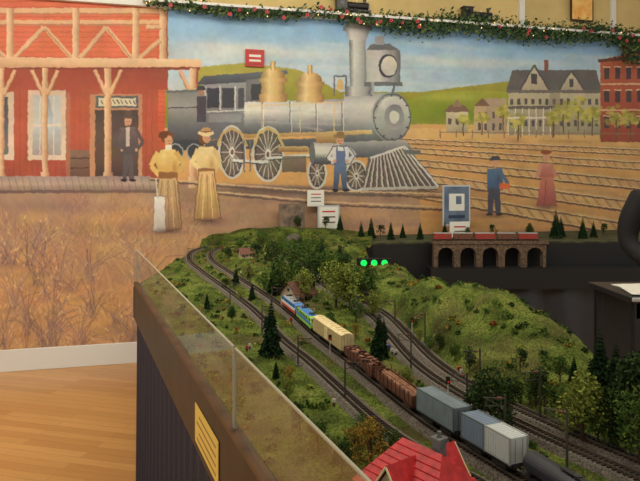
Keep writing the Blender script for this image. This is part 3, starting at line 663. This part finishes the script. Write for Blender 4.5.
# ------------------------------------------------------------ model buildings
rtile=mat('roof_red',(214,46,48),.5,c2=(176,32,36),scale=70); wl=mat('house_wall',(214,196,160),.8,noise=.1); wtr=mat('house_trim',(240,226,180),.6); chim=mat('chimney_grey',(118,122,124),.8,noise=.2,scale=100)
winm=mat('house_window',(60,70,80),.2)
def farmhouse(loc,rz):
    b=MB(); L,Wd,h=.135,.10,.05; b.box((0,0,h/2),(L,Wd,h),wl)
    rh=.052; e=.012
    b.add([(-L/2-e,-Wd/2-e,h-.006),(L/2+e,-Wd/2-e,h-.006),(L/2+e,Wd/2+e,h-.006),(-L/2-e,Wd/2+e,h-.006),(-L/2+.03,0,h+rh),(L/2-.03,0,h+rh)],[(0,1,5,4),(2,3,4,5),(1,2,5),(3,0,4),(0,3,2,1)],rtile)
    for s in(-1,1):
        for k in range(1,8):
            t=k/8; z=h-.006+(rh+.006)*t; y=s*(Wd/2+e)*(1-t); xa=(L/2+e)-(.03+e)*t
            b.box((0,y,z+.0004),(xa*2,.0016,.0016),rtile)
    for s in(-1,1):
        g0=s*(Wd/2+.014); 
        b.add([(-.03,g0,h-.004),(.03,g0,h-.004),(0,g0,h+.036)],[(0,1,2)],wl)
        b.box((0,s*(Wd/2+.006),h/2),(.056,.018,h),wl)
        for q in(-1,1):
            b.add([(q*.038,g0+s*.006,h-.012),(0,g0+s*.006,h+.042),(0,s*.012,h+.042),(q*.038,s*.03,h-.012)],[(0,1,2,3)],rtile)
            b.cyl((q*.036,g0+s*.006,h-.010),(0,g0+s*.006,h+.040),.0016,.0016,wtr,6)
        b.box((0,g0,h+.010),(.014,.002,.014),winm); b.box((0,g0,h+.003),(.018,.003,.002),wtr)
        for x in(-.016,.016): b.box((x,s*(Wd/2+.0152),h*.5),(.012,.001,.018),winm); b.box((x,s*(Wd/2+.0158),h*.5),(.0015,.001,.018),wtr)
        for x in(-.052,.052): b.box((x,s*(Wd/2+.0005),h*.5),(.014,.001,.018),winm)
        for y in(-.025,.025): b.box((s*(L/2+.0005),y,h*.5),(.001,.014,.018),winm); b.box((s*(L/2+.001),y,h*.5-.01),(.002,.018,.002),wtr)
    b.box((.022,.012,h+rh-.002),(.014,.014,.03),chim); b.box((.022,.012,h+rh+.014),(.018,.018,.004),chim); b.cyl((.022,.012,h+rh+.014),(.022,.012,h+rh+.024),.004,.003,chim,8)
    b.box((0,0,.002),(L+.03,Wd+.04,.004),chim)
    o=b.build('model_farmhouse',loc,rz); o.scale=(1.1,1.1,1.1); return o
farmhouse((.158,.995,float(terr(.165,.985)[0])-.002),math.radians(-52))
rb=mat('roof_brown',(112,74,58),.8,noise=.2,scale=90)
def cottage(loc,rz,wm,rm,sc=1,name='model_cottage'):
    b=MB(); L,Wd,h=.10,.07,.04; b.box((0,0,h/2),(L,Wd,h),wm)
    b.prism([(-Wd/2,h),(Wd/2,h),(0,h+.036)],-L/2,L/2,wm)
    for s in(-1,1):
        b.add([(-L/2-.008,s*(Wd/2+.009),h-.007),(L/2+.008,s*(Wd/2+.009),h-.007),(L/2+.008,0,h+.040),(-L/2-.008,0,h+.040)],[(0,1,2,3)],rm)
        b.add([(-L/2-.008,s*(Wd/2+.009),h-.010),(L/2+.008,s*(Wd/2+.009),h-.010),(L/2+.008,0,h+.037),(-L/2-.008,0,h+.037)],[(0,1,2,3)],rm)
        for x in(-.03,0,.03): b.box((x,s*(Wd/2+.0005),h*.55),(.011,.001,.014),winm); b.box((x,s*(Wd/2+.001),h*.55-.008),(.014,.002,.0015),wtr)
        b.box((s*(L/2+.0005),0,h*.6),(.001,.013,.016),winm); b.box((s*(L/2+.0005),0,h+.014),(.001,.01,.01),winm)
    b.box((-.02,-Wd/2-.001,.012),(.012,.001,.024),rm); b.box((.02,.01,h+.036),(.01,.01,.024),chim)
    o=b.build(name,loc,rz); o.scale=(sc,)*3; return o
p=g(298,302); cottage((p.x,p.y,p.z-.002),.9,wl,rb,1.2)
p=g(246,258); cottage((p.x,p.y,p.z-.002),.3,wl,rb,.8)
# tunnel portals
stone=mat('portal_stone',(120,112,100),.9,c2=(80,74,66),scale=120)
for pth in (paths[0],paths[2]):
    e=pth[-4]; t,nn=frame(pth,len(pth)-4); b=MB(); n=12; r=.035
    prev=None
    for k in range(n+1):
        an=math.pi*k/n; yi,zi=r*math.cos(an),.04+r*math.sin(an); yo,zo=(r+.03)*math.cos(an),.05+(r+.03)*math.sin(an)
        cur=[(-.012,yi,zi),(-.012,yo,zo),(.012,yo,zo),(.012,yi,zi)]
        if prev: b.add(prev+cur,[(0,1,5,4),(1,2,6,5),(2,3,7,6),(3,0,4,7)],stone)
        prev=cur
    for s in(-1,1): b.box((0,s*(r+.015),.0225),(.024,.03,.05),stone)
    b.build('model_tunnel_portal',(e.x,e.y,ZT-.005),math.atan2(t.y,t.x))
# ------------------------------------------------------------ trees
bark=mat('bark',(72,54,40),.9)
def leafm(n,c,c2): return mat(n,c,.85,c2=c2,scale=120,spec=.1)
fir=leafm('fir_needles',(46,72,42),(26,44,28)); gr1=leafm('leaf_green',(92,118,54),(52,74,34)); gr2=leafm('leaf_light',(152,160,78),(102,118,50)); gr3=leafm('leaf_dark',(62,84,44),(34,50,26)); aut=leafm('leaf_autumn',(172,138,64),(106,110,50)); red_=leafm('leaf_red',(150,70,40),(110,60,36))
def conifer(h=.12,seed=1,name='proto'):
    R=random.Random(seed); b=MB(); b.cyl((0,0,-.01),(0,0,h*.97),h*.022,h*.004,bark,7)
    tiers=17
    for k in range(tiers):
        t=k/(tiers-1); z=h*(.12+.85*t); r=h*.23*(1-t)**.85+h*.012; nb=12
        for i in range(nb):
            a=2*math.pi*(i+R.random()*.7)/nb; rr=r*R.uniform(.75,1.1); d=Vector((math.cos(a),math.sin(a),0)); s=Vector((-d.y,d.x,0))
            z1=z-rr*.38; w=rr*.30+h*.006
            p0=Vector((0,0,z+h*.015)); m1=p0+d*rr*.55+Vector((0,0,(z1-z)*.4)); tip=Vector((d.x*rr,d.y*rr,z1))
            b.add([p0,m1+s*w,tip,m1-s*w],[(0,1,2,3)],fir); b.add([p0,m1+Vector((0,0,-w*.8)),tip,m1+Vector((0,0,w*.5))],[(0,1,2,3)],fir)
    return b
def decid(h=.12,seed=1,lm=gr1,wide=.34,low=.3):
    R=random.Random(seed); b=MB(); b.cyl((0,0,-.01),(0,0,h*.5),h*.032,h*.018,bark,7)
    cl=[]
    for i in range(13):
        a=R.uniform(0,6.28); zz=R.uniform(low,.86); q=wide*h*math.sqrt(max(.05,1-((zz-.55)/.45)**2))*R.uniform(.35,.85)
        c=Vector((q*math.cos(a),q*math.sin(a),h*zz)); cl.append((c,h*R.uniform(.10,.17))); b.cyl((0,0,h*min(.45,zz*.6)),c,h*.012,h*.004,bark,5,False)
    cl.append((Vector((0,0,h*.88)),h*.12)); cl.append((Vector((0,0,h*.6)),h*.2))
    for c,r in cl:
        for k in range(95):
            v=Vector((R.gauss(0,1),R.gauss(0,1),R.gauss(0,1))).normalized()*r*R.uniform(.65,1.08); p=c+v
            n=Vector((R.gauss(0,1),R.gauss(0,1),R.gauss(0,1))).normalized(); u=n.orthogonal().normalized(); w=n.cross(u); s=h*R.uniform(.014,.030)
            b.add([p+u*s,p+w*s*.8,p-u*s,p-w*s*.8],[(0,1,2,3)],lm)
    return b
protos={}
def tree(kind,p,h,name):
    key=kind+str(random.randint(0,1))
    if key not in protos:
        sd=sum(map(ord,key))
        if kind=='fir': b=conifer(.12,sd)
        else: b=decid(.12,sd,{'g':gr1,'l':gr2,'d':gr3,'a':aut}[kind],.36 if kind!='l' else .3,.3 if kind!='a' else .18)
        o=b.build(name,tuple(p),random.uniform(0,6)); o.scale=(h/.12,)*3; protos[key]=o; return o
    return inst(protos[key],name,tuple(p),random.uniform(0,6),h/.12)
NF,ND='model_conifer_tree','model_deciduous_tree'
T=[('fir',271,356,.165),('fir',379,358,.135),('fir',600,405,.17),('fir',590,412,.12),('fir',574,388,.08),('fir',207,309,.07),('fir',384,342,.08),('fir',266,330,.06),('fir',276,378,.05),('fir',368,300,.17),('fir',276,285,.2),('fir',322,276,.2),('fir',252,300,.08),('fir',236,284,.09),('fir',616,398,.13),('fir',346,290,.2),
 ('d',491,436,.14),('d',506,428,.11),('d',478,424,.10),('l',582,446,.15),('l',574,438,.1),('d',628,436,.18),('g',640,470,.15),('d',612,430,.13),('d',650,440,.18),('d',618,454,.09),('g',598,448,.08),('g',560,420,.08),('d',536,408,.09),
 ('a',371,472,.10),('a',356,462,.07),('g',385,466,.07),('d',342,474,.06),('g',362,444,.06),
 ('g',283,292,.18),('g',300,286,.2),('d',314,296,.18),('l',336,308,.19),('g',326,284,.18),('l',350,312,.19),('g',363,306,.17),('d',343,292,.19),('l',372,318,.11),('g',292,270,.18),('g',312,268,.18),('d',272,266,.15),('l',326,270,.15),('g',340,276,.15),('d',258,262,.12),('l',304,300,.14),('g',356,322,.09),
 ('g',360,290,.12),('d',300,258,.15),('g',282,256,.15),('l',306,250,.13),('d',322,254,.13),('g',262,250,.13),('d',340,256,.1),('g',240,250,.09),('l',248,276,.1),('g',264,282,.11),('d',228,256,.08),('g',270,296,.08),
 ('d',470,322,.06),('g',560,384,.07),('a',356,336,.05),('l',240,300,.06),('d',226,290,.06),('g',330,330,.06),('l',406,388,.06),('g',530,395,.06),('d',545,402,.06),('g',430,352,.05),('d',232,322,.06),('l',286,400,.06),('d',300,430,.06),('g',318,452,.06),('a',290,384,.05),
 ('g',455,338,.05),('d',440,318,.05),('l',420,322,.05),('g',500,352,.05),('d',520,372,.06),('g',412,310,.06)]
for k,x,y,h in T: tree(k,g(x,y)-Vector((0,0,.002)),h,NF if k=='fir' else ND)
for x,y,z,h in [(.36,5.6,1.06,.17),(.46,5.75,1.06,.2),(.62,5.6,1.06,.17),(.75,5.8,1.06,.14),(.88,5.62,1.06,.16),(2.12,5.75,1.06,.27),(2.22,5.9,1.06,.2),(2.34,5.7,1.06,.2),(.18,5.75,1.13,.16),(1.15,5.9,1.06,.15),(2.5,5.85,1.06,.16)]: tree('fir',(x,y,z),h,NF)
for x,y,z,h in [(.55,5.85,1.06,.12),(1.35,5.85,1.06,.1),(1.6,5.9,1.06,.12),(1.9,5.8,1.06,.12),(-.2,5.75,1.14,.13),(.05,5.8,1.14,.12),(2.0,6.1,1.06,.12),(2.7,6.1,1.06,.12)]: tree('d',(x,y,z),h,ND)
# shrubbery & tufts
tp=allpts
def clear(x,y,d): return np.min((tp[:,0]-x)**2+(tp[:,1]-y)**2)>d*d
def inside(x,y): return xl(y)+.02<x<float(np.interp(y,xrT[:,0],xrT[:,1]))-.01
b=MB(); sh=[gr1,gr2,gr3,gr3,gr1,gr1,aut]
cnt=0
pts=[]
while cnt<800:
    y=random.uniform(.95,5.3); x=random.uniform(-.95,1.3)
    if not inside(x,y) or not clear(x,y,.05): continue
    if .05<x<.27 and y<1.12: continue
    pts.append((x,y)); cnt+=1
zz=terr([p[0] for p in pts],[p[1] for p in pts])
for (x,y),z in zip(pts,zz):
    r=random.uniform(.006,.019); lm=random.choice(sh)
    if random.random()<.025: lm=red_
    for k in range(46):
        v=Vector((random.gauss(0,1),random.gauss(0,1),abs(random.gauss(0,1)))).normalized()*r*random.uniform(.5,1.1); p=Vector((x,y,z))+v
        n=Vector((random.gauss(0,1),random.gauss(0,1),random.gauss(0,1))).normalized(); u=n.orthogonal().normalized(); w=n.cross(u); s=random.uniform(.0022,.0045)
        b.add([p+u*s,p+w*s,p-u*s,p-w*s],[(0,1,2,3)],lm)
b.build('model_shrubbery')
gs1=mat('static_grass_a',(132,148,70),.9,spec=.1); gs2=mat('static_grass_b',(94,112,52),.9,spec=.1); gs3=mat('static_grass_c',(156,146,88),.9,spec=.1)
X=rng.uniform(-.95,1.4,30000); Yv=rng.uniform(.95,4.2,30000)
ok=[i for i in range(len(X)) if inside(X[i],Yv[i])]
X=X[ok]; Yv=Yv[ok]; d=np.full(X.shape,9.)
for a,c in tp: d=np.minimum(d,(X-a)**2+(Yv-c)**2)
ok=d>.038**2; X=X[ok]; Yv=Yv[ok]; Zg=terr(X,Yv)
b=MB()
for x,y,z in zip(X,Yv,Zg):
    m=random.choice([gs1,gs1,gs2,gs2,gs3]); 
    for k in range(2):
        a=random.uniform(0,6.28); h=random.uniform(.004,.010); w=.0012
        dx,dy=math.cos(a)*w,math.sin(a)*w; lx,ly=random.gauss(0,.003),random.gauss(0,.003); xx=x+random.gauss(0,.003); yy=y+random.gauss(0,.003)
        b.add([(xx-dx,yy-dy,z-.001),(xx+dx,yy+dy,z-.001),(xx+lx,yy+ly,z+h)],[(0,1,2)],m)
b.build('static_grass')
# catenary masts
mst=mat('mast_grey',(70,66,56),.6)
def mast(p,h,az):
    h*=1.2
    b=MB(); b.box((0,0,.003),(.010,.010,.006),chim); b.cyl((0,0,0),(0,0,h),.0028,.0020,mst,6)
    b.cyl((0,0,h*.93),(.04,0,h*.93),.0011,.0011,mst,5); b.cyl((0,0,h*.76),(.04,0,h*.93),.0011,.0011,mst,5); b.cyl((.034,0,h*.93),(.034,0,h*.78),.0008,.0008,mst,5); b.cyl((.008,0,h*.80),(.038,0,h*.78),.001,.001,mst,5)
    b.cyl((.006,0,h*.93),(.014,0,h*.93),.003,.003,brn,8)
    b.build('catenary_mast',tuple(p),az)
for x,y,h,az in [(345,402,.085,-.3),(467,420,.085,2.6),(540,424,.1,3.3),(567,486,.11,2.4),(411,372,.09,2.8),(262,334,.085,0),(374,318,.09,3),(298,366,.07,0),(230,306,.085,0),(395,326,.08,3),(250,286,.08,3),(210,262,.09,3),(300,318,.08,3),(505,452,.09,3),(425,346,.09,3),(480,398,.1,3),(272,310,.08,0),(188,262,.08,0)]:
    mast(g(x,y)-Vector((0,0,.001)),h,az)
# colour light signals
sred=mat('signal_red',(230,40,30),.4,emit=.6); 
for x,y in [(275,283),(412,336),(330,356),(448,404),(236,276)]:
    p=g(x,y); b=MB(); b.cyl((0,0,0),(0,0,.050),.0014,.0012,white,6); b.box((0,0,.056),(.009,.004,.016),black)
    for i,m in enumerate((sred,winm)): b.cyl((0,-.002,.0525+.007*i),(0,-.0032,.0525+.007*i),.0018,.0018,m,10)
    b.build('model_railway_signal',(p.x,p.y,p.z-.001),0)
# tiny trackside figures
fc=[mat('figure_red',(190,50,44)),mat('figure_blue',(60,90,160)),mat('figure_yellow',(220,190,80)),mat('figure_white',(224,220,214))]; fs_=mat('figure_skin',(214,170,140))
b=MB()
for i in range(26):
    x,y=random.choice([(298,318),(262,300),(236,330),(246,268),(392,352),(330,402),(428,372),(250,352),(456,356),(440,428)]); p=g(x+random.uniform(-8,8),y+random.uniform(-5,5))
    if not clear(p.x,p.y,.03): continue
    m=random.choice(fc); m2=random.choice([bogie,fc[1],brn]); q=Vector(p)
    for s in(-1,1): b.cyl(q+Vector((s*.0018,0,-.001)),q+Vector((s*.0014,0,.010)),.0012,.0018,m2,6); b.cyl(q+Vector((s*.0032,0,.0175)),q+Vector((s*.0042,-.001,.010)),.0012,.0009,m,6)
    b.cyl(q+Vector((0,0,.0095)),q+Vector((0,0,.0185)),.0026,.0032,m,8); b.cyl(q+Vector((0,0,.0185)),q+Vector((0,0,.0195)),.001,.001,fs_,6); b.cyl(q+Vector((0,0,.0193)),q+Vector((0,0,.0215)),.0014,.0019,fs_,8); b.cyl(q+Vector((0,0,.0215)),q+Vector((0,0,.0235)),.0019,.0008,m2,8)
b.build('model_figures')
# signal with green lights at the pit side
gled=mat('green_led',(20,225,90),.4,emit=1.1)
zt=float(terr(.315,3.75)[0]); zc=1.55-78/640*3.75
b=MB(); b.box((0,0,0),(.20,.02,.052),black)
for x in(-.08,.08): b.box((x,0,-(zc-zt)/2-.005),(.012,.012,abs(zc-zt)+.01),black)
for i in(-1,0,1):
    b.cyl((i*.06,-.010,0),(i*.06,-.015,0),.023,.023,bogie,20); b.cyl((i*.06,-.015,0),(i*.06,-.019,0),.018,.018,gled,20)
b.build('signal_light_panel',(.312,3.70,zc+.002),0)
# ------------------------------------------------------------ signs by the mural
def frame_sign(name,px0,py0,px1,py1,mf,mi,deco=None,off=.04):
    cx=(px0+px1)/2; a=(cx-320)/F; Y=W0/(1-WK*a); s=a*Y/WC; w=(px1-px0)/F*Y; z1=EYE-(py0-HZ)/F*Y; z0=EYE-(py1-HZ)/F*Y
    b=MB(); c=wall(s,(z0+z1)/2,off); h=z1-z0
    b.box((0,0,0),(w,.012,h),mf); b.box((0,-.007,0),(w-.03,.004,h-.03),mi)
    if deco: deco(b,w,h)
    return b.build(name,tuple(c),math.atan(WK))
pb=mat('poster_blue',(104,120,140),.4,c2=(78,94,116),scale=8); pw=mat('poster_white',(222,222,214),.5); pr=mat('poster_red',(190,44,40),.5); pk=mat('poster_dark',(84,74,68),.5,c2=(140,118,98),scale=14); silver=mat('frame_silver',(186,190,192),.3)
def d1(b,w,h):
    b.box((0,-.0098,.03),(w*.56,.002,h*.42),pw); b.box((.02,-.0112,.05),(w*.2,.001,h*.2),pb); b.box((0,-.0098,-h*.28),(w*.6,.002,h*.08),mat('poster_navy',(40,54,86),.5))
frame_sign('framed_poster',430,185,459,224,silver,pb,d1,.25)
def d2(b,w,h):
    for k in range(3): b.box((0,-.0098,h*(.25-.22*k)),(w*.6,.002,h*.06),pr if k==0 else pk)
frame_sign('information_sign',428,219,448,238,pw,pw,d2,.45)
frame_sign('framed_photograph',276,203,302,229,mat('frame_bronze',(120,102,86),.4),pk,None,.12)
frame_sign('information_sign',305,190,322,206,pw,pw,d2,.08)
frame_sign('information_sign',314,205,336,229,silver,pw,d2,.12)
def d3(b,w,h):
    b.box((0,-.0098,h*.12),(w*.62,.002,h*.14),pw); b.box((0,-.0098,-h*.16),(w*.62,.002,h*.12),pw); b.box((0,-.0095,0),(w*.8,.001,h*.66),pr)
frame_sign('red_wall_sign',245,50,264,67,pr,mat('sign_maroon',(150,30,34),.4),d3,.02)
# ------------------------------------------------------------ garland over mural
ivy=mat('garland_leaf',(54,88,48),.7,c2=(30,54,30),scale=60); ivy2=mat('garland_leaf_light',(98,120,70),.7); pink=mat('garland_flower',(196,80,90),.6); bulb=mat('fairy_light',(255,214,140),.4,emit=2)
b=MB(); s=-1.55; prev=None
while s<3.75:
    sag=.05*abs(math.sin((s+1.5)*2.1)); z=3.13-sag; c=wall(s,z,.09)
    if prev: b.cyl(prev,c,.006,.006,bark,5,False)
    prev=c; dens=14 if s<.6 else 30; sp=.028 if s<.6 else .05
    for k in range(dens):
        p=c+Vector((random.gauss(0,.02),random.gauss(0,.02)-.02,random.gauss(0,sp)))
        n=Vector((random.gauss(0,1),random.gauss(-.6,1),random.gauss(0,1))).normalized(); u=n.orthogonal().normalized(); w=n.cross(u); q=random.uniform(.012,.026)
        b.add([p+u*q,p+w*q*.6+n*.004,p-u*q,p-w*q*.6+n*.004],[(0,1,2,3)],random.choice([ivy,ivy,ivy2]))
    if random.random()<.14:
        p=c+Vector((0,-.05,random.uniform(-.05,.04)))
        for k in range(6):
            a=k*1.047; q=p+Vector((math.cos(a)*.012,-.004,math.sin(a)*.012)); b.add([q+Vector((.009,0,0)),q+Vector((0,-.004,.009)),q-Vector((.009,0,0)),q-Vector((0,.004,.009))],[(0,1,2,3)],pink)
    if random.random()<.16:
        p=c+Vector((random.uniform(-.01,.01),-.06,random.uniform(-.06,.06))); b.cyl(p-Vector((0,0,.005)),p+Vector((0,0,.005)),.005,.002,bulb,6)
    s+=.022
for k in range(600):
    t=random.random(); p=wall(3.35+random.gauss(0,.10)+.1*t,3.12-.30*t**1.5,.1+random.uniform(-.02,.03)); n=Vector((random.gauss(0,1),random.gauss(-.6,1),random.gauss(0,1))).normalized(); u=n.orthogonal().normalized(); w=n.cross(u); q=random.uniform(.012,.026)
    b.add([p+u*q,p+w*q*.6,p-u*q,p-w*q*.6],[(0,1,2,3)],random.choice([ivy,ivy,ivy2]))
b.build('leaf_garland')
frame_sign('framed_picture',567,-8,593,22,mat('frame_dark_wood',(70,44,26),.4),mat('picture_orange',(240,170,80),.5,c2=(250,210,130),scale=10),None,.03)
for s in (2.1,3.2,4.0): wallbox('trim_2',s,s+.06,3.14,4.0,-.004,.03,white,.003)
def shelf_engine(s):
    b=MB(); bl=mat('shelf_engine_black',(34,34,38),.35); L=.34
    b.box((0,0,.04),(L,.06,.012),bl); b.cyl((-.05,0,.085),(.15,0,.085),.034,.034,bl,18); b.cyl((.15,0,.085),(.16,0,.085),.036,.03,cS,18); b.box((-.11,0,.10),(.1,.07,.10),bl); b.box((-.11,0,.153),(.12,.085,.008),bl)
    b.cyl((.12,0,.11),(.12,0,.16),.012,.018,bl,12); b.cyl((.04,0,.11),(.04,0,.135),.014,.01,crm,12)
    for x,r in((-.12,.028),(-.05,.028),(.02,.028),(.11,.018)):
        for y in(-.03,.03): b.cyl((x,y-.004,r),(x,y+.004,r),r,r,bogie,16)
    b.box((-.11,0,.105),(.04,.072,.04),glassd); b.box((.165,0,.03),(.02,.05,.03),bl)
    b.build('display_steam_engine',tuple(wall(s,3.14,.06)),math.atan(WK))
for s in (.3,1.6): shelf_engine(s)
wallbox('shelf_back',-1.6,4.6,3.115,3.14,.05,.13,white,.003)
# ------------------------------------------------------------ desk with papers
dk=mat('desk_dark',(40,40,44),.4); 
b=MB(); b.box((1.87,3.35,.985),(.72,.5,.03),dk)
for x in(1.55,2.19):
    for y in(3.14,3.56): b.box((x,y,.485),(.04,.04,.97),dk)
b.box((1.87,3.55,.7),(.68,.015,.5),dk); b.box((1.87,3.13,.93),(.66,.02,.08),dk); b.box((1.87,3.095,.99),(.72,.012,.02),silver)
b.build('operator_desk',bevel=.004)
b=MB(); b.box((1.76,3.33,1.003),(.30,.36,.004),pw,.15); b.box((1.66,3.26,1.0065),(.2,.26,.003),pw,-.2)
for k in range(8): b.box((1.80,3.24+.025*k,1.0055),(.15,.004,.0006),pk,.15)
b.build('paper_sheets')
# ------------------------------------------------------------ person at the desk
skin=mat('skin',(198,150,122),.6); shirt=mat('black_shirt',(17,17,20),.85,bump=.15,scale=50); trou=mat('dark_trousers',(28,30,38),.85); hairm=mat('hair_dark',(46,36,30),.7); shoe=mat('shoe_black',(18,18,18),.4); eyew=mat('eye_white',(230,228,222),.3); eyeb=mat('eye_iris',(50,40,34),.3); lipm=mat('lips',(160,92,84),.5)
person=bpy.data.objects.new('standing_man',None); scene.collection.objects.link(person); person.location=(2.09,3.84,0); person.rotation_euler=(0,0,math.radians(8))
def skinned(name,joints,bones,m,root=0,sub=2):
    me=bpy.data.meshes.new(name); me.from_pydata([j[0] for j in joints],bones,[]); me.materials.append(m)
    o=bpy.data.objects.new(name,me); scene.collection.objects.link(o); o.parent=person
    sk=o.modifiers.new('skin','SKIN'); 
    for i,j in enumerate(joints):
        r=j[1]; me.skin_vertices[0].data[i].radius=r if isinstance(r,tuple) else (r,r)
        me.skin_vertices[0].data[i].use_root=(i==root)
    sk.use_smooth_shade=True; s=o.modifiers.new('sub','SUBSURF'); s.levels=sub; s.render_levels=sub
    return o
skinned('torso_shirt',[((0,0,.98),(.16,.11)),((0,0,1.12),(.165,.11)),((0,-.01,1.28),(.185,.12)),((0,0,1.42),(.165,.11)),((0,.0,1.50),(.065,.06)),
 ((-.19,0,1.46),.075),((-.245,.02,1.31),.07),((-.26,.02,1.19),.06),((-.22,-.15,1.09),.046),((-.19,-.22,1.055),.036),
 ((.19,0,1.46),.075),((.245,.02,1.31),.07),((.26,.02,1.19),.06),((.22,-.15,1.09),.046),((.19,-.22,1.055),.036)],
 [(0,1),(1,2),(2,3),(3,4),(3,5),(5,6),(6,7),(7,8),(8,9),(3,10),(10,11),(11,12),(12,13),(13,14)],shirt)
skinned('trousers',[((0,0,.98),(.165,.115)),((-.095,0,.88),(.095,.1)),((-.11,-.005,.50),.068),((-.115,.01,.10),.05),((.095,0,.88),(.095,.1)),((.11,-.005,.50),.068),((.115,.01,.10),.05)],[(0,1),(1,2),(2,3),(0,4),(4,5),(5,6)],trou)
skinned('neck',[((0,0,1.46),.058),((0,-.012,1.57),.054)],[(0,1)],skin)
for s in(-1,1):
    skinned('shoe_%d'%(1 if s<0 else 2),[((s*.115,.03,.05),.045),((s*.12,-.08,.04),(.045,.035)),((s*.125,-.18,.032),(.038,.028))],[(0,1),(1,2)],shoe)
    J=[((s*.19,-.20,1.06),(.026,.024)),((s*.18,-.25,1.04),(.027,.02)),((s*.17,-.295,1.03),(.038,.015)),((s*.165,-.33,1.025),(.04,.014))]; B=[(0,1),(1,2),(2,3)]
    for k,(dx,L) in enumerate([(-.03,.062),(-.01,.074),(.01,.07),(.03,.054)]):
        i=len(J); x0=s*.165+dx
        J+=[((x0,-.345,1.026),.0095),((x0+dx*.15,-.345-L*.5,1.024),.009),((x0+dx*.2,-.345-L,1.012),.0075)]; B+=[(3,i),(i,i+1),(i+1,i+2)]
    i=len(J); J+=[((s*.165-s*.045,-.295,1.024),.011),((s*.165-s*.065,-.33,1.016),.009)]; B+=[(2,i),(i,i+1)]
    skinned('hand_%d'%(1 if s<0 else 2),J,B,skin,0,1)
bm=bmesh.new(); bmesh.ops.create_icosphere(bm,subdivisions=4,radius=1)
for v in bm.verts:
    x,y,z=v.co; 
    w=1-.22*max(0,-z)**1.5; X_=x*.077*w; Y_=y*.098; Z_=z*.122
    if y<0 and z<-.1: Y_*=1-.08*abs(z)
    nose=math.exp(-((x/.14)**2+((z+.12)/.2)**2)); 
    if y<0: Y_-=.020*nose
    brow=math.exp(-((z-.18)/.09)**2)*math.exp(-(x/.55)**2)
    if y<0: Y_-=.004*brow
    for sx in(-.38,.38):
        if y<0: Y_+=.009*math.exp(-(((x-sx)/.16)**2+((z-.03)/.1)**2))
    if y<0: Y_-=.005*math.exp(-((x/.3)**2+((z+.78)/.14)**2))
    v.co=(X_,Y_,Z_)
for f in bm.faces: f.smooth=True
me=bpy.data.meshes.new('head'); bm.to_mesh(me); bm.free(); me.materials.append(skin); hd=bpy.data.objects.new('head',me); scene.collection.objects.link(hd); hd.parent=person; hd.location=(0,-.02,1.675)
def blobm(name,c,r,m,cut=None):
    bm=bmesh.new(); bmesh.ops.create_icosphere(bm,subdivisions=3,radius=1)
    for v in bm.verts: v.co=Vector((v.co.x*r[0],v.co.y*r[1],v.co.z*r[2]))
    if cut: bmesh.ops.delete(bm,geom=[v for v in bm.verts if cut(v.co)],context='VERTS')
    for f in bm.faces: f.smooth=True
    me=bpy.data.meshes.new(name); bm.to_mesh(me); bm.free(); me.materials.append(m); o=bpy.data.objects.new(name,me); scene.collection.objects.link(o); o.parent=person; o.location=c
blobm('hair',(0,-.012,1.685),(.084,.106,.128),hairm,lambda c:(c.y<-.045 and c.z<.07) or c.z<-.075)
for s in(-1,1):
    blobm('ear_%d'%(1 if s<0 else 2),(s*.079,-.005,1.672),(.010,.02,.032),skin); blobm('eye_%d'%(1 if s<0 else 2),(s*.029,-.100,1.68),(.013,.009,.007),eyew); blobm('iris_%d'%(1 if s<0 else 2),(s*.029,-.1075,1.68),(.005,.003,.005),eyeb); blobm('eyebrow_%d'%(1 if s<0 else 2),(s*.03,-.108,1.70),(.017,.005,.003),hairm)
blobm('mouth',(0,-.112,1.620),(.022,.006,.006),lipm)
# ------------------------------------------------------------ lights, world, camera
wd=bpy.data.worlds.new('room_world'); scene.world=wd; wd.use_nodes=True; bg=wd.node_tree.nodes['Background']; bg.inputs['Color'].default_value=(1,.96,.86,1); bg.inputs['Strength'].default_value=.60
def area(name,loc,rot,sx,sy,e,c):
    l=bpy.data.lights.new(name,'AREA'); l.shape='RECTANGLE'; l.size=sx; l.size_y=sy; l.energy=e; l.color=c
    o=bpy.data.objects.new(name,l); o.location=loc; o.rotation_euler=rot; scene.collection.objects.link(o); return o
area('ceiling_light',(-.1,3.2,3.9),(math.radians(36),0,math.radians(15)),6,1.4,162,(1,.92,.76))
area('ceiling_light',(-2.8,2.2,3.9),(math.radians(20),0,0),2,2,78,(1,.95,.84))
area('ceiling_light',(.8,1.6,3.9),(0,0,0),2.5,1.5,36,(1,.94,.8))
cam=bpy.data.cameras.new('camera'); co=bpy.data.objects.new('camera',cam); co.location=(0,0,EYE); co.rotation_euler=(math.radians(90),0,0)
cam.sensor_width=36; cam.lens=36; cam.shift_y=-56.5/640; cam.clip_start=.02; scene.collection.objects.link(co); scene.camera=co
